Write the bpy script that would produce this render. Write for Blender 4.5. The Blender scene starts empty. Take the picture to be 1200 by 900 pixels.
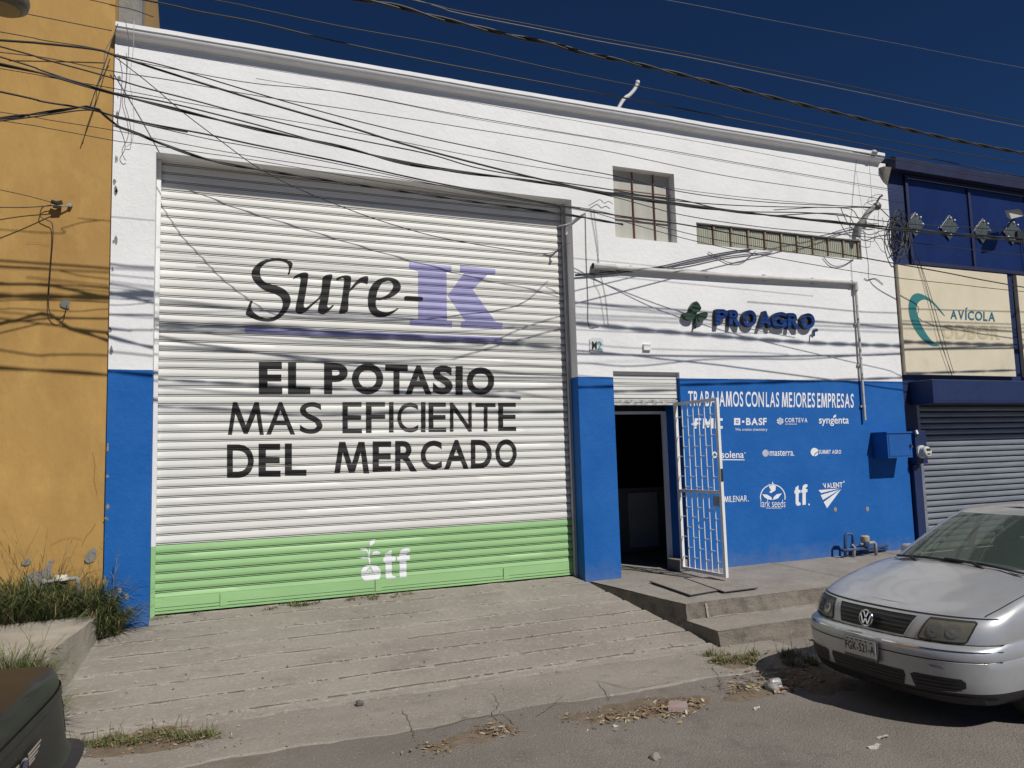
import bpy, bmesh, math, random
from mathutils import Vector, Matrix
from mathutils.geometry import tessellate_polygon
from mathutils.bvhtree import BVHTree
R_ = math.radians
random.seed(7)
SC = bpy.context.scene
COL = SC.collection
# ------------------------------------------------------------------ camera
F_PX, CAM = 899.2, Vector((0.0, -9.0, 1.6))
_y, _p, _r = R_(22.8008), R_(5.4616), R_(-1.6615)
FWD = Vector((math.sin(_y)*math.cos(_p), math.cos(_y)*math.cos(_p), math.sin(_p)))
_ri = Vector((math.cos(_y), -math.sin(_y), 0)); _up = _ri.cross(FWD)
RIGHT = math.cos(_r)*_ri + math.sin(_r)*_up
UP = -math.sin(_r)*_ri + math.cos(_r)*_up
cd = bpy.data.cameras.new('camera'); cam = bpy.data.objects.new('camera', cd); COL.objects.link(cam)
cam.matrix_world = Matrix(((RIGHT.x, UP.x, -FWD.x, CAM.x), (RIGHT.y, UP.y, -FWD.y, CAM.y), (RIGHT.z, UP.z, -FWD.z, CAM.z), (0, 0, 0, 1)))
cd.sensor_width = 36; cd.lens = F_PX/1200*36; cd.clip_start = 0.05; cd.clip_end = 2000
SC.camera = cam
# ------------------------------------------------------------------ light
TO_SUN = Vector((0.36, -1.0, 1.10)).normalized()
W = bpy.data.worlds.new('World'); SC.world = W; W.use_nodes = True
wn = W.node_tree.nodes; bg = wn['Background']
sky = wn.new('ShaderNodeTexSky'); sky.sky_type = 'NISHITA'; sky.sun_disc = False
sky.sun_elevation = math.asin(TO_SUN.z); sky.sun_rotation = math.atan2(TO_SUN.x, TO_SUN.y)
sky.altitude = 4000; sky.air_density = 0.6; sky.dust_density = 0.0; sky.ozone_density = 10.0
hs = wn.new('ShaderNodeHueSaturation'); hs.inputs['Saturation'].default_value = 1.06; hs.inputs['Value'].default_value = 1.0
W.node_tree.links.new(sky.outputs[0], hs.inputs['Color']); W.node_tree.links.new(hs.outputs[0], bg.inputs[0]); bg.inputs[1].default_value = 0.05
sl = bpy.data.lights.new('sun', 'SUN'); sun = bpy.data.objects.new('sun', sl); COL.objects.link(sun)
sl.energy = 4.15; sl.angle = R_(0.53); sl.color = (1.0, 0.965, 0.91)
sun.rotation_euler = (-TO_SUN).to_track_quat('-Z', 'Y').to_euler(); sun.location = (5, -15, 15)
SC.view_settings.view_transform = 'Standard'; SC.view_settings.look = 'None'
SC.view_settings.exposure = 0.0; SC.view_settings.gamma = 1.0
# ------------------------------------------------------------------ helpers
def ray(u, v): return FWD + RIGHT*((u-600)/F_PX) - UP*((v-450)/F_PX)
def fy(u, v, y=0.0):                      # photo pixel -> point of the vertical plane at depth y
    d = ray(u, v); return CAM + d*((y-CAM.y)/d.y)
def fz(u, v, z=0.0):                      # photo pixel -> point of the level plane at height z
    d = ray(u, v); return CAM + d*((z-CAM.z)/d.z)
def lerp(a, b, t): return a + (b-a)*t
def catmull(P, n=6):
    P = [Vector(p) for p in P]; out = []
    for i in range(len(P)-1):
        a = P[i-1] if i else P[i]*2-P[i+1]; b, c = P[i], P[i+1]
        d = P[i+2] if i+2 < len(P) else P[i+1]*2-P[i]
        for k in range(n):
            t = k/n
            out.append(0.5*((2*b)+(c-a)*t+(2*a-5*b+4*c-d)*t*t+(3*b-a-3*c+d)*t**3))
    out.append(P[-1]); return out
class MB:
    def __init__(s): s.v = []; s.f = []; s.m = []
    def add(s, vs, fs, mi=0):
        o = len(s.v); s.v += [Vector(v) for v in vs]; s.f += [tuple(i+o for i in f) for f in fs]; s.m += [mi]*len(fs); return s
    def quad(s, a, b, c, d, mi=0): return s.add([a, b, c, d], [(0, 1, 2, 3)], mi)
    def box(s, x0, y0, z0, x1, y1, z1, mi=0, bev=0.0):
        if bev > 0:
            bm = bmesh.new(); bmesh.ops.create_cube(bm, size=1)
            for v in bm.verts: v.co = Vector((lerp(x0, x1, v.co.x+.5), lerp(y0, y1, v.co.y+.5), lerp(z0, z1, v.co.z+.5)))
            bmesh.ops.bevel(bm, geom=bm.edges[:], offset=bev, segments=2, affect='EDGES', profile=.5)
            return s.bm(bm, mi)
        vs = [(x, y, z) for z in (z0, z1) for y in (y0, y1) for x in (x0, x1)]
        return s.add(vs, [(0, 2, 3, 1), (4, 5, 7, 6), (0, 1, 5, 4), (2, 6, 7, 3), (0, 4, 6, 2), (1, 3, 7, 5)], mi)
    def bm(s, bm, mi=0, mat=None):
        bm.verts.index_update()
        vs = [(mat @ v.co) if mat else v.co.copy() for v in bm.verts]
        s.add(vs, [tuple(v.index for v in f.verts) for f in bm.faces], mi); bm.free(); return s
    def tube(s, pts, r, n=8, mi=0, cap=True):
        pts = [Vector(p) for p in pts]; rr = r if isinstance(r, (list, tuple)) else [r]*len(pts)
        o = len(s.v); nrm = None
        for i, p in enumerate(pts):
            t = (pts[min(i+1, len(pts)-1)]-pts[max(i-1, 0)]).normalized()
            if nrm is None: nrm = t.orthogonal().normalized()
            nrm = (nrm - t*nrm.dot(t)).normalized(); b = t.cross(nrm)
            for k in range(n):
                a = 2*math.pi*k/n; s.v.append(p + (nrm*math.cos(a)+b*math.sin(a))*rr[i])
        for i in range(len(pts)-1):
            for k in range(n):
                s.f.append((o+i*n+k, o+i*n+(k+1) % n, o+(i+1)*n+(k+1) % n, o+(i+1)*n+k)); s.m.append(mi)
        if cap:
            s.f.append(tuple(o+k for k in range(n))[::-1]); s.m.append(mi)
            e = o+(len(pts)-1)*n; s.f.append(tuple(e+k for k in range(n))); s.m.append(mi)
        return s
    def prism(s, outl, extr, mi=0, holes=()):     # planar outline (3D points) + extrusion vector
        loops = [[Vector(p) for p in outl]]+[[Vector(p) for p in h] for h in holes]
        flat = [p for l in loops for p in l]; n = len(flat); e = Vector(extr)
        tri = tessellate_polygon(loops)
        a = sum(((flat[t[1]]-flat[t[0]]).cross(flat[t[2]]-flat[t[0]]) for t in tri), Vector())
        fs = []; fl = a.dot(e) > 0
        for t in tri:
            t = tuple(t)
            fs.append(t[::-1] if fl else t); fs.append(tuple(i+n for i in (t if fl else t[::-1])))
        o = 0
        for l in loops:
            m = len(l)
            for i in range(m):
                j = (i+1) % m; fs.append((o+i, o+j, o+j+n, o+i+n))
            o += m
        s.add(flat+[p+e for p in flat], fs, mi); return s
    def flat(s, outl, mi=0, holes=()):
        loops = [[Vector(p) for p in outl]]+[[Vector(p) for p in h] for h in holes]
        s.add([p for l in loops for p in l], [tuple(t) for t in tessellate_polygon(loops)], mi); return s
    def disc(s, c, nrm, r, n=24, mi=0, depth=0.0):
        c = Vector(c); nrm = Vector(nrm).normalized(); a = nrm.orthogonal().normalized(); b = nrm.cross(a)
        ring = [c+(a*math.cos(2*math.pi*k/n)+b*math.sin(2*math.pi*k/n))*r for k in range(n)]
        if depth: return s.prism(ring, nrm*depth, mi)
        return s.add(ring, [tuple(range(n))], mi)
    def lathe(s, c, ax, prof, n=20, mi=0):        # prof: (radius, height along ax)
        c = Vector(c); ax = Vector(ax).normalized(); a = ax.orthogonal().normalized(); b = ax.cross(a); o = len(s.v)
        for r, h in prof:
            for k in range(n):
                t = 2*math.pi*k/n; s.v.append(c+ax*h+(a*math.cos(t)+b*math.sin(t))*r)
        for i in range(len(prof)-1):
            for k in range(n):
                s.f.append((o+i*n+k, o+i*n+(k+1) % n, o+(i+1)*n+(k+1) % n, o+(i+1)*n+k)); s.m.append(mi)
        return s
    def build(s, name, mats, parent=None, smooth=False, local=False, recalc=True, angle=None, base=None):
        mats = mats if isinstance(mats, (list, tuple)) else [mats]
        me = bpy.data.meshes.new(name)
        off = Vector((0, 0, 0))
        if not local:
            if parent is not None: off = worldloc(parent)
            elif s.v:
                lo = [min(v[i] for v in s.v) for i in range(3)]; hi = [max(v[i] for v in s.v) for i in range(3)]
                off = Vector(base) if base else Vector(((lo[0]+hi[0])/2, (lo[1]+hi[1])/2, lo[2]))
        me.from_pydata([tuple(v-off) for v in s.v], [], s.f)
        for m in mats: me.materials.append(m)
        me.polygons.foreach_set('material_index', s.m)
        if recalc:
            bm = bmesh.new(); bm.from_mesh(me); bmesh.ops.recalc_face_normals(bm, faces=bm.faces[:]); bm.to_mesh(me); bm.free()
        if smooth: me.polygons.foreach_set('use_smooth', [True]*len(me.polygons))
        me.update()
        if smooth and angle: me.set_sharp_from_angle(angle=R_(angle))
        ob = bpy.data.objects.new(name, me); COL.objects.link(ob)
        if parent is not None: ob.parent = parent
        elif not local: ob.location = off
        return ob
def worldloc(o):
    l = Vector(o.location)
    while o.parent: o = o.parent; l = l+Vector(o.location)
    return l
def tag(o, label, cat, group=None, kind=None):
    o['label'] = label
    if kind: o['kind'] = kind
    else: o['category'] = cat
    if kind == 'stuff': o['category'] = cat
    if group: o['group'] = group
    return o
def thing(name, label, cat, loc=(0, 0, 0), group=None, rotz=0):
    o = bpy.data.objects.new(name, None); COL.objects.link(o); o.location = loc; o.rotation_euler = (0, 0, rotz)
    o.empty_display_size = .2
    return tag(o, label, cat, group)
def struct(o, label=None):
    o['kind'] = 'structure'
    if label: o['label'] = label
    return o
# ------------------------------------------------------------------ materials
MATS = {}
def M(name, c1, c2=None, scale=3.0, rough=.8, bump=0.0, bscale=40.0, metal=0.0, spec=.5, spots=None, coat=0.0, stretch=None, contrast=(.35, .65)):
    if name in MATS: return MATS[name]
    m = bpy.data.materials.new(name); m.use_nodes = True; nt = m.node_tree; N, L = nt.nodes, nt.links
    b = N['Principled BSDF']; b.inputs['Roughness'].default_value = rough; b.inputs['Metallic'].default_value = metal
    b.inputs['Specular IOR Level'].default_value = spec; b.inputs['Coat Weight'].default_value = coat; b.inputs['Coat Roughness'].default_value = .04
    c2 = c2 or tuple(c*.88 for c in c1)
    tc = N.new('ShaderNodeTexCoord'); mp = N.new('ShaderNodeMapping'); L.new(tc.outputs['Object'], mp.inputs[0])
    if stretch: mp.inputs['Scale'].default_value = stretch
    nz = N.new('ShaderNodeTexNoise'); nz.inputs['Scale'].default_value = scale; nz.inputs['Detail'].default_value = 8; nz.inputs['Roughness'].default_value = .65
    L.new(mp.outputs[0], nz.inputs['Vector'])
    cr = N.new('ShaderNodeValToRGB'); cr.color_ramp.elements[0].position, cr.color_ramp.elements[1].position = contrast
    cr.color_ramp.elements[0].color = (*c1, 1); cr.color_ramp.elements[1].color = (*c2, 1)
    L.new(nz.outputs['Fac'], cr.inputs[0]); out = cr.outputs[0]
    if spots:                                     # (colour, noise scale, low, high)
        for sc_, ssc, lo, hi in spots:
            n2 = N.new('ShaderNodeTexNoise'); n2.inputs['Scale'].default_value = ssc; n2.inputs['Detail'].default_value = 6; n2.inputs['Roughness'].default_value = .7
            L.new(mp.outputs[0], n2.inputs['Vector'])
            mr = N.new('ShaderNodeMapRange'); mr.inputs['From Min'].default_value = lo; mr.inputs['From Max'].default_value = hi
            L.new(n2.outputs['Fac'], mr.inputs['Value'])
            mx = N.new('ShaderNodeMix'); mx.data_type = 'RGBA'; L.new(mr.outputs[0], mx.inputs['Factor']); L.new(out, mx.inputs[6]); mx.inputs[7].default_value = (*sc_, 1); out = mx.outputs[2]
    L.new(out, b.inputs['Base Color'])
    if bump > 0:
        n3 = N.new('ShaderNodeTexNoise'); n3.inputs['Scale'].default_value = bscale; n3.inputs['Detail'].default_value = 7; n3.inputs['Roughness'].default_value = .6
        L.new(mp.outputs[0], n3.inputs['Vector'])
        bp = N.new('ShaderNodeBump'); bp.inputs['Strength'].default_value = bump; bp.inputs['Distance'].default_value = .02
        L.new(n3.outputs['Fac'], bp.inputs['Height']); L.new(bp.outputs[0], b.inputs['Normal'])
    m['out'] = 1; MATS[name] = m; return m
def banded(name, lower, upper, zsplit, rough=.75):      # a stucco wall painted in two colours, split at world height zsplit
    m = bpy.data.materials.new(name); m.use_nodes = True; nt = m.node_tree; N, L = nt.nodes, nt.links
    b = N['Principled BSDF']; b.inputs['Roughness'].default_value = rough; b.inputs['Specular IOR Level'].default_value = .3
    g = N.new('ShaderNodeNewGeometry'); sp = N.new('ShaderNodeSeparateXYZ'); L.new(g.outputs['Position'], sp.inputs[0])
    def noise(sc, det=7, ro=.6):
        n = N.new('ShaderNodeTexNoise'); n.inputs['Scale'].default_value = sc; n.inputs['Detail'].default_value = det; n.inputs['Roughness'].default_value = ro
        L.new(g.outputs['Position'], n.inputs['Vector']); return n.outputs['Fac']
    def mrange(x, a, c, d=0.0, e=1.0):
        r = N.new('ShaderNodeMapRange'); L.new(x, r.inputs[0]); r.inputs[1].default_value = a; r.inputs[2].default_value = c; r.inputs[3].default_value = d; r.inputs[4].default_value = e; return r.outputs[0]
    def mix(fac, A, B):
        x = N.new('ShaderNodeMix'); x.data_type = 'RGBA'; L.new(fac, x.inputs[0])
        for k, c in ((6, A), (7, B)):
            if isinstance(c, tuple): x.inputs[k].default_value = (*c, 1)
            else: L.new(c, x.inputs[k])
        return x.outputs[2]
    def math_(op, a, c):
        x = N.new('ShaderNodeMath'); x.operation = op
        for k, q in ((0, a), (1, c)):
            if isinstance(q, (int, float)): x.inputs[k].default_value = q
            else: L.new(q, x.inputs[k])
        return x.outputs[0]
    wob = math_('MULTIPLY', math_('SUBTRACT', noise(6.0, 3), .5), .012)
    zz = math_('ADD', sp.outputs['Z'], wob)
    up_ = mix(mrange(noise(1.1), .42, .75), upper, tuple(c*.9 for c in upper))
    up_ = mix(mrange(noise(9.0, 8, .75), .66, .8, 0, .35), up_, tuple(c*.72 for c in upper))
    lo_ = mix(mrange(noise(1.6, 8, .7), .38, .7), lower, (lower[0]*1.9+.006, lower[1]*1.22+.004, lower[2]*1.12))
    lo_ = mix(mrange(noise(5.0, 8, .75), .62, .8, 0, .5), lo_, (.05, .14, .36))
    # dust splashed up from the pavement
    dz = math_('ADD', sp.outputs['Z'], math_('MULTIPLY', math_('SUBTRACT', noise(3.5, 8, .7), .5), .7))
    lo_ = mix(mrange(dz, .22, -.12, 0, .34), lo_, (.20, .21, .23))
    col = mix(math_('GREATER_THAN', zz, zsplit), lo_, up_)
    L.new(col, b.inputs['Base Color'])
    h = math_('ADD', math_('MULTIPLY', noise(70, 4), .35), math_('MULTIPLY', mrange(noise(11, 9, .72), .45, .75), 1.0))
    bp = N.new('ShaderNodeBump'); bp.inputs['Strength'].default_value = .24; bp.inputs['Distance'].default_value = .02
    L.new(h, bp.inputs['Height']); L.new(bp.outputs[0], b.inputs['Normal'])
    MATS[name] = m; return m
WHITE, BLUE = (.80, .80, .79), (.004, .098, .36)
facade_paint = banded('facade_paint', BLUE, WHITE, 2.642)
white_paint = M('white_paint', (.78, .78, .77), (.70, .70, .69), 3, .6, .1, 60)
ochre = M('ochre_plaster', (.44, .262, .078), (.345, .20, .058), 1.3, .9, .55, 6, spots=[((.50, .31, .095), 3.0, .48, .8), ((.23, .13, .045), 1.1, .62, .85), ((.25, .14, .05), 18., .68, .8)], stretch=(1, 1, .55), contrast=(.3, .75))
bare = M('bare_render', (.27, .25, .22), (.20, .185, .165), 14, .95, .6, 40)
navy = M('navy_paint', (.006, .017, .066), (.009, .023, .09), 2.5, .55, .25, 30, spots=[((.022, .04, .12), 9, .62, .8)])
navy_dark = M('navy_dark_paint', (.007, .011, .045), (.010, .016, .06), 3, .6, .2, 30)
cream = M('cream_panel', (.70, .63, .47), (.62, .55, .40), 1.5, .5, .05, 20, spots=[((.50, .43, .30), 3.2, .6, .82)])
shutter_white = M('shutter_white', (.74, .735, .695), (.66, .65, .60), 2.2, .5, .06, 50, spots=[((.42, .38, .32), 7.0, .66, .86)], stretch=(.35, 1, 3.0))
shutter_green = M('shutter_green', (.33, .555, .25), (.28, .49, .215), 2.2, .5, .06, 50, spots=[((.25, .36, .17), 7.0, .66, .86)], stretch=(.35, 1, 3.0))
shutter_grey = M('shutter_grey', (.25, .275, .315), (.175, .195, .225), 4, .5, .1, 40, .3, spots=[((.12, .12, .13), 9, .6, .75)], stretch=(.3, 1, 2.5))
black_paint = M('black_paint', (.009, .009, .009), (.017, .0165, .016), 6, .75, .05, 40, stretch=(.35, 1, 3.0))
lilac = M('lilac_paint', (.33, .32, .56), (.29, .28, .50), 5, .55, .05, 40)
logo_white = M('logo_white', (.80, .81, .82), (.70, .72, .76), 6, .6)
concrete = M('concrete', (.30, .27, .232), (.225, .202, .175), 2.2, .93, .7, 55, spots=[((.165, .148, .13), 5.5, .56, .76), ((.38, .345, .30), 24, .56, .68), ((.12, .108, .095), 48, .62, .70)])
driveway_m = M('driveway_concrete', (.305, .272, .234), (.235, .209, .18), 1.1, .93, .8, 60, spots=[((.185, .164, .142), 3.6, .54, .76), ((.39, .352, .305), 26, .55, .68), ((.13, .116, .10), 50, .61, .70)], stretch=(.7, 1.2, 1))
pale_edge = M('driveway_edge', (.375, .338, .29), (.29, .26, .22), 30, .95, .5, 60)
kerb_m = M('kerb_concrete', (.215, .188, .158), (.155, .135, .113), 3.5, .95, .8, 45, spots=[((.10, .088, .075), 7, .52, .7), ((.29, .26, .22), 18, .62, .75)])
slab_m = M('pale_concrete', (.40, .36, .30), (.30, .265, .215), 2.5, .93, .45, 45, spots=[((.22, .19, .155), 6, .6, .8)])
road_m = M('road_surface', (.235, .207, .178), (.175, .154, .132), .8, .95, .9, 70, spots=[((.125, .112, .10), 2.6, .54, .76), ((.33, .298, .26), 36, .57, .70), ((.075, .068, .06), 60, .61, .70), ((.15, .115, .082), 1.1, .58, .78)])
crack_m = M('crack_dirt', (.085, .072, .058), (.13, .11, .09), 20, 1)
soil_m = M('soil', (.20, .155, .108), (.14, .105, .072), 9, 1, .8, 60, spots=[((.30, .245, .165), 35, .6, .7)])
steel_dark = M('dark_steel', (.03, .03, .032), (.045, .045, .045), 8, .45, .1, 60, .2)
cable_m = M('cable_black', (.012, .012, .013), (.02, .02, .02), 20, .55)
cable_grey = M('cable_grey', (.10, .10, .105), (.14, .14, .14), 20, .5)
rust = M('rusty_bar', (.20, .075, .05), (.13, .05, .035), 12, .8)
obscure = M('ribbed_glass', (.50, .49, .43), (.42, .41, .36), 1.4, .3, .35, 90, 0, .5, stretch=(4, 1, .25))
block_glass = M('glass_block', (.44, .44, .35), (.36, .36, .28), 9, .2, .3, 60, 0, .6, stretch=(3, 1, .4))
galv = M('galvanised', (.42, .42, .41), (.32, .32, .31), 14, .45, .1, 50, .5)
pvc = M('pipe_grey', (.33, .32, .30), (.24, .235, .22), 8, .6, .1, 50)
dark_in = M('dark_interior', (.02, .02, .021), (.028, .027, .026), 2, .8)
brown_in = M('counter_wood', (.12, .09, .065), (.09, .068, .05), 3, .6)
meter_white = M('meter_white', (.62, .61, .57), (.5, .49, .45), 8, .4)
glass_clear = M('clear_acrylic', (.11, .125, .115), (.06, .07, .065), 22, .08, .0, 10, 0, .7, coat=.6)
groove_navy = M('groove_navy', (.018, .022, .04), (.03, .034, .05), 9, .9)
groove_shade_dirt = M('groove_shade_dirt', (.085, .075, .062), (.13, .115, .10), 9, .9)  # dark slat lines: groove shade painted into the colour, together with brown grime
groove_green = M('groove_green', (.07, .12, .05), (.10, .16, .075), 9, .9)  # green foot: groove shade and grime painted in as a deeper green
# ------------------------------------------------------------------ lettering tools
_TX = {}
def glyphs(txt, off=0.0, shear=0.0, space=1.0):          # text -> (verts 0..1, faces)
    k = (txt, off, shear, space)
    if k in _TX: return _TX[k]
    cu = bpy.data.curves.new('t', 'FONT'); cu.body = txt; cu.size = 1; cu.offset = off; cu.shear = shear; cu.resolution_u = 5; cu.space_character = space; cu.fill_mode = 'FRONT'
    o = bpy.data.objects.new('t', cu); COL.objects.link(o); bpy.context.view_layer.update()
    me = bpy.data.meshes.new_from_object(o.evaluated_get(bpy.context.evaluated_depsgraph_get()))
    vs = [(v.co.x, v.co.y) for v in me.vertices]; fs = [tuple(p.vertices) for p in me.polygons]
    bpy.data.objects.remove(o); bpy.data.curves.remove(cu); bpy.data.meshes.remove(me)
    x0 = min(v[0] for v in vs); x1 = max(v[0] for v in vs); y0 = min(v[1] for v in vs); y1 = max(v[1] for v in vs)
    r = ([((v[0]-x0)/(x1-x0), (v[1]-y0)/(y1-y0)) for v in vs], fs); _TX[k] = r; return r
def em(mb, box, w, y, mi=0):                              # hand painted capital M, splayed legs, stroke w of its width
    a, b, c, d = box; s = w
    P = [(0, 0), (.14, 1), (.14+s*1.05, 1), (.5, .30), (.86-s*1.05, 1), (.86, 1), (1, 0), (1-s, 0), (.86-s*.62, .62+.3*s), (.5+s*.5, .03), (.5-s*.5, .03), (.14+s*.62, .62+.3*s), (s, 0)]
    mb.flat([fy(lerp(a, c, px), lerp(d, b, py), y) for px, py in P], mi)
def put_text(mb, txt, box, y, off=0.0, shear=0.0, space=1.0, mi=0):   # box: photo corners TL, TR, BR, BL or (u0, v0, u1, v1)
    if len(box) == 4 and not isinstance(box[0], tuple):
        a, b, c, d = box; box = ((a, b), (c, b), (c, d), (a, d))
    vs, fs = glyphs(txt, off, shear, space)
    TL, TR, BR, BL = [fy(*p, y) for p in box]
    mb.add([lerp(lerp(BL, BR, s), lerp(TL, TR, s), t) for s, t in vs], fs, mi)
def em_q(mb, q, y, w, mi=0):
    TL, TR, BR, BL = [fy(*p, y) for p in q]; s = w
    P = [(0, 0), (.10, 1), (.10+s*1.1, 1), (.5, .30), (.90-s*1.1, 1), (.90, 1), (1, 0), (1-s, 0), (.90-s*.7, .62+.2*s), (.5+s*.5, .03), (.5-s*.5, .03), (.10+s*.7, .62+.2*s), (s, 0)]
    mb.flat([lerp(lerp(BL, BR, a), lerp(TL, TR, a), b) for a, b in P], mi)
_GW = {}
def glyph_w(ch):
    if ch not in _GW:
        if ch == ' ': _GW[ch] = .22
        elif ch == 'M': _GW[ch] = .80
        elif ch == 'I': _GW[ch] = .11
        else:
            cu = bpy.data.curves.new('t', 'FONT'); cu.body = ch; o = bpy.data.objects.new('t', cu); COL.objects.link(o); bpy.context.view_layer.update(); _GW[ch] = o.dimensions.x+.02; bpy.data.objects.remove(o); bpy.data.curves.remove(cu)
    return _GW[ch]
def put_word(mb, word, box, y, off=.012, gap=.10, mi=0):   # capitals one by one, every letter as tall as the box
    if len(box) == 4 and not isinstance(box[0], tuple): a, b, c, d = box; box = ((a, b), (c, b), (c, d), (a, d))
    TL, TR, BR, BL = [Vector((p[0], p[1])) for p in box]
    ws = [glyph_w(c) for c in word]; tot = sum(ws)+gap*(len(word)-1); x = 0
    for ch, w in zip(word, ws):
        s0, s1 = x/tot, (x+w)/tot; x += w+gap
        if ch == ' ': continue
        q = [lerp(TL, TR, s0), lerp(TL, TR, s1), lerp(BL, BR, s1), lerp(BL, BR, s0)]
        if ch == 'Í':
            put_poly(mb, [tuple(p) for p in (lerp(q[0], q[1], .1), lerp(q[0], q[1], .9), lerp(q[3], q[2], .9), lerp(q[3], q[2], .1))], y, mi); h = (q[3]-q[0])
            put_poly(mb, [tuple(q[0]-h*.14), tuple(q[1]-h*.14), tuple(q[1]-h*.34+(q[1]-q[0])*.5), tuple(q[0]-h*.34+(q[1]-q[0])*.5)], y, mi); continue
        q = [tuple(p) for p in q]
        if ch == 'M': em_q(mb, q, y, .17+off*2, mi)
        elif ch == 'I': put_poly(mb, q, y, mi)
        else: put_text(mb, ch, q, y, off, mi=mi)
def zpoly(ox, oy, k, pts): return [(ox+x/k, oy+y/k) for x, y in pts]
def smooth2(pts, closed=True, n=4):
    P = [Vector((p[0], p[1])) for p in pts]; m = len(P); out = []
    for i in range(m):
        a, b, c, d = P[i-1], P[i], P[(i+1) % m], P[(i+2) % m]
        for k in range(n):
            t = k/n; q = 0.5*((2*b)+(c-a)*t+(2*a-5*b+4*c-d)*t*t+(3*b-a-3*c+d)*t**3); out.append((q.x, q.y))
    return out
def put_poly(mb, pts, y, mi=0, holes=()):
    mb.flat([fy(u, v, y) for u, v in pts], mi, [[fy(u, v, y) for u, v in h] for h in holes])
def put_circle(mb, u, v, r, y, mi=0, n=24, hole=0.0):
    c = fy(u, v, y); e = (fy(u+r, v, y)-c).length; h = (fy(u, v+r, y)-c).length; e = (e+h)/2
    ring = [c+Vector((math.cos(2*math.pi*k/n)*e, 0, math.sin(2*math.pi*k/n)*e)) for k in range(n)]
    mb.flat(ring, mi, [[c+(p-c)*hole for p in ring]] if hole else ())
def put_line(mb, pts, w, y, mi=0):                       # ribbon of width w (pixels)
    P = [Vector(p) for p in pts]
    L_, R__ = [], []
    for i, p in enumerate(P):
        t = (P[min(i+1, len(P)-1)]-P[max(i-1, 0)]).normalized(); n = Vector((-t.y, t.x))*w/2
        L_.append(p+n); R__.append(p-n)
    put_poly(mb, [tuple(q) for q in L_]+[tuple(q) for q in reversed(R__)], y, mi)
# ------------------------------------------------------------------ ground, driveway, pavements
def nz2(x, y, s=1.0):
    from mathutils import noise
    return noise.noise(Vector((x*s, y*s, .37)))
gm = MB()
def road_z(x, y): return -.45-.004*max(0, -y-4)*0
NX, NY = 60, 60
xs = [-300, -120, -50, -20]+[lerp(-10, 16, i/104) for i in range(105)]+[24, 60, 140, 300]
ys = [-300, -120, -50, -25]+[lerp(-14, -1.6, i/62) for i in range(63)]+[2, 40, 140, 300]
vs = [(x, y, -.442+(.012*nz2(x, y, .5)+.004*nz2(x, y, 3) if (-11 < x < 17 and -15 < y < -1.5) else 0)-(0.25 if y > 0 else 0)) for y in ys for x in xs]
nx = len(xs)
gm.add(vs, [(j*nx+i, j*nx+i+1, (j+1)*nx+i+1, (j+1)*nx+i) for j in range(len(ys)-1) for i in range(nx-1)])
struct(gm.build('road', road_m, smooth=True))
# driveway: tilted concrete strips, each with a worn lip
def drive_z(y): return -.03+.18*y
def drive_right(y): return 4.745+(5.10-4.745)*(y/-2.21)
grooves = [.28, .02, -.38, -.70, -1.05, -1.38, -1.73, -2.06, -2.22]
dm = MB()
rows = []
for i in range(len(grooves)-1):
    a, b = grooves[i], grooves[i+1]; w = a-b
    for t, dz in ((0.0, -.006), (.020/w, -.026), (.045/w, .008), (.078/w, .010), (.6, .004), (1-.02/w, .003)):
        rows.append((lerp(a, b, t), dz))
rows.append((-2.22, -.03))
ncol = 420
vv = []; 
for (yy, dz) in rows:
    for i in range(ncol+1):
        x = lerp(-1.6, drive_right(yy)+.02, i/ncol)
        yj = yy+.018*nz2(x, yy, 1.6)+.008*nz2(x, yy, 9)
        vv.append((x, yj, drive_z(yy)+dz*(.55+.9*abs(nz2(x, yy*.3, 2.2)))+.004*nz2(x, yy, 2.5)+.003*nz2(x, yy, 14)))
n1 = ncol+1
for j in range(len(rows)-1):
    k = j % 6
    mi = 1 if k == 1 else (0)
    dm.add([], [], 0)
    for i in range(ncol):
        x = i/ncol
        m_ = 1 if (k == 2 and nz2(x*16, j, 1)+.9*nz2(x*70, j, 1)+.8*nz2(x*210, j, 1) > -.05) else 2 if (k in (0, 1) and nz2(x*9, j*3.3, 1)+.7*nz2(x*60, j*1.7, 1)+.8*nz2(x*190, j*2.1, 1) > (-.10 if k == 0 else .10)) else 0
        dm.f.append((j*n1+i, j*n1+i+1, (j+1)*n1+i+1, (j+1)*n1+i)); dm.m.append(m_)
dm.v = [Vector(v) for v in vv]
struct(dm.build('driveway', [driveway_m, pale_edge, crack_m]))
# apron slab along the gutter with a ragged edge and cracks
am = MB()
top, bot = [], []
for i in range(181):
    x = lerp(-1.7, 5.75, i/180)
    yt = -2.215
    yb = -3.07+.10*nz2(x, 0, .8)+.05*nz2(x, 1, 3)+.02*nz2(x, 2, 11)
    if x > 4.9: yb -= (x-4.9)*.12
    top.append((x, yt)); bot.append((x, yb))
seq = [0, .015, .05, .25, .5, .75, .97, 1.0]
for r_, t in enumerate(seq):
    for (x, yt), (_, yb) in zip(top, bot):
        yy = lerp(yt, yb, t); z = lerp(-.428, -.434, t)+.006*nz2(x, yy, 1.7)+.002*nz2(x, yy, 12)
        if t == 0: z = -.445
        if t == .015: z += .004*nz2(x, 5, 8)
        if t == 1.0: z -= .03
        am.v.append(Vector((x, yy, z)))
for r_ in range(len(seq)-1):
    for i in range(180):
        am.f.append((r_*181+i, r_*181+i+1, (r_+1)*181+i+1, (r_+1)*181+i)); am.m.append(2 if (r_ == 0) else 1 if (r_ == 1 and nz2(i*.09, 3, 1) > .05) else 0)
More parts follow.
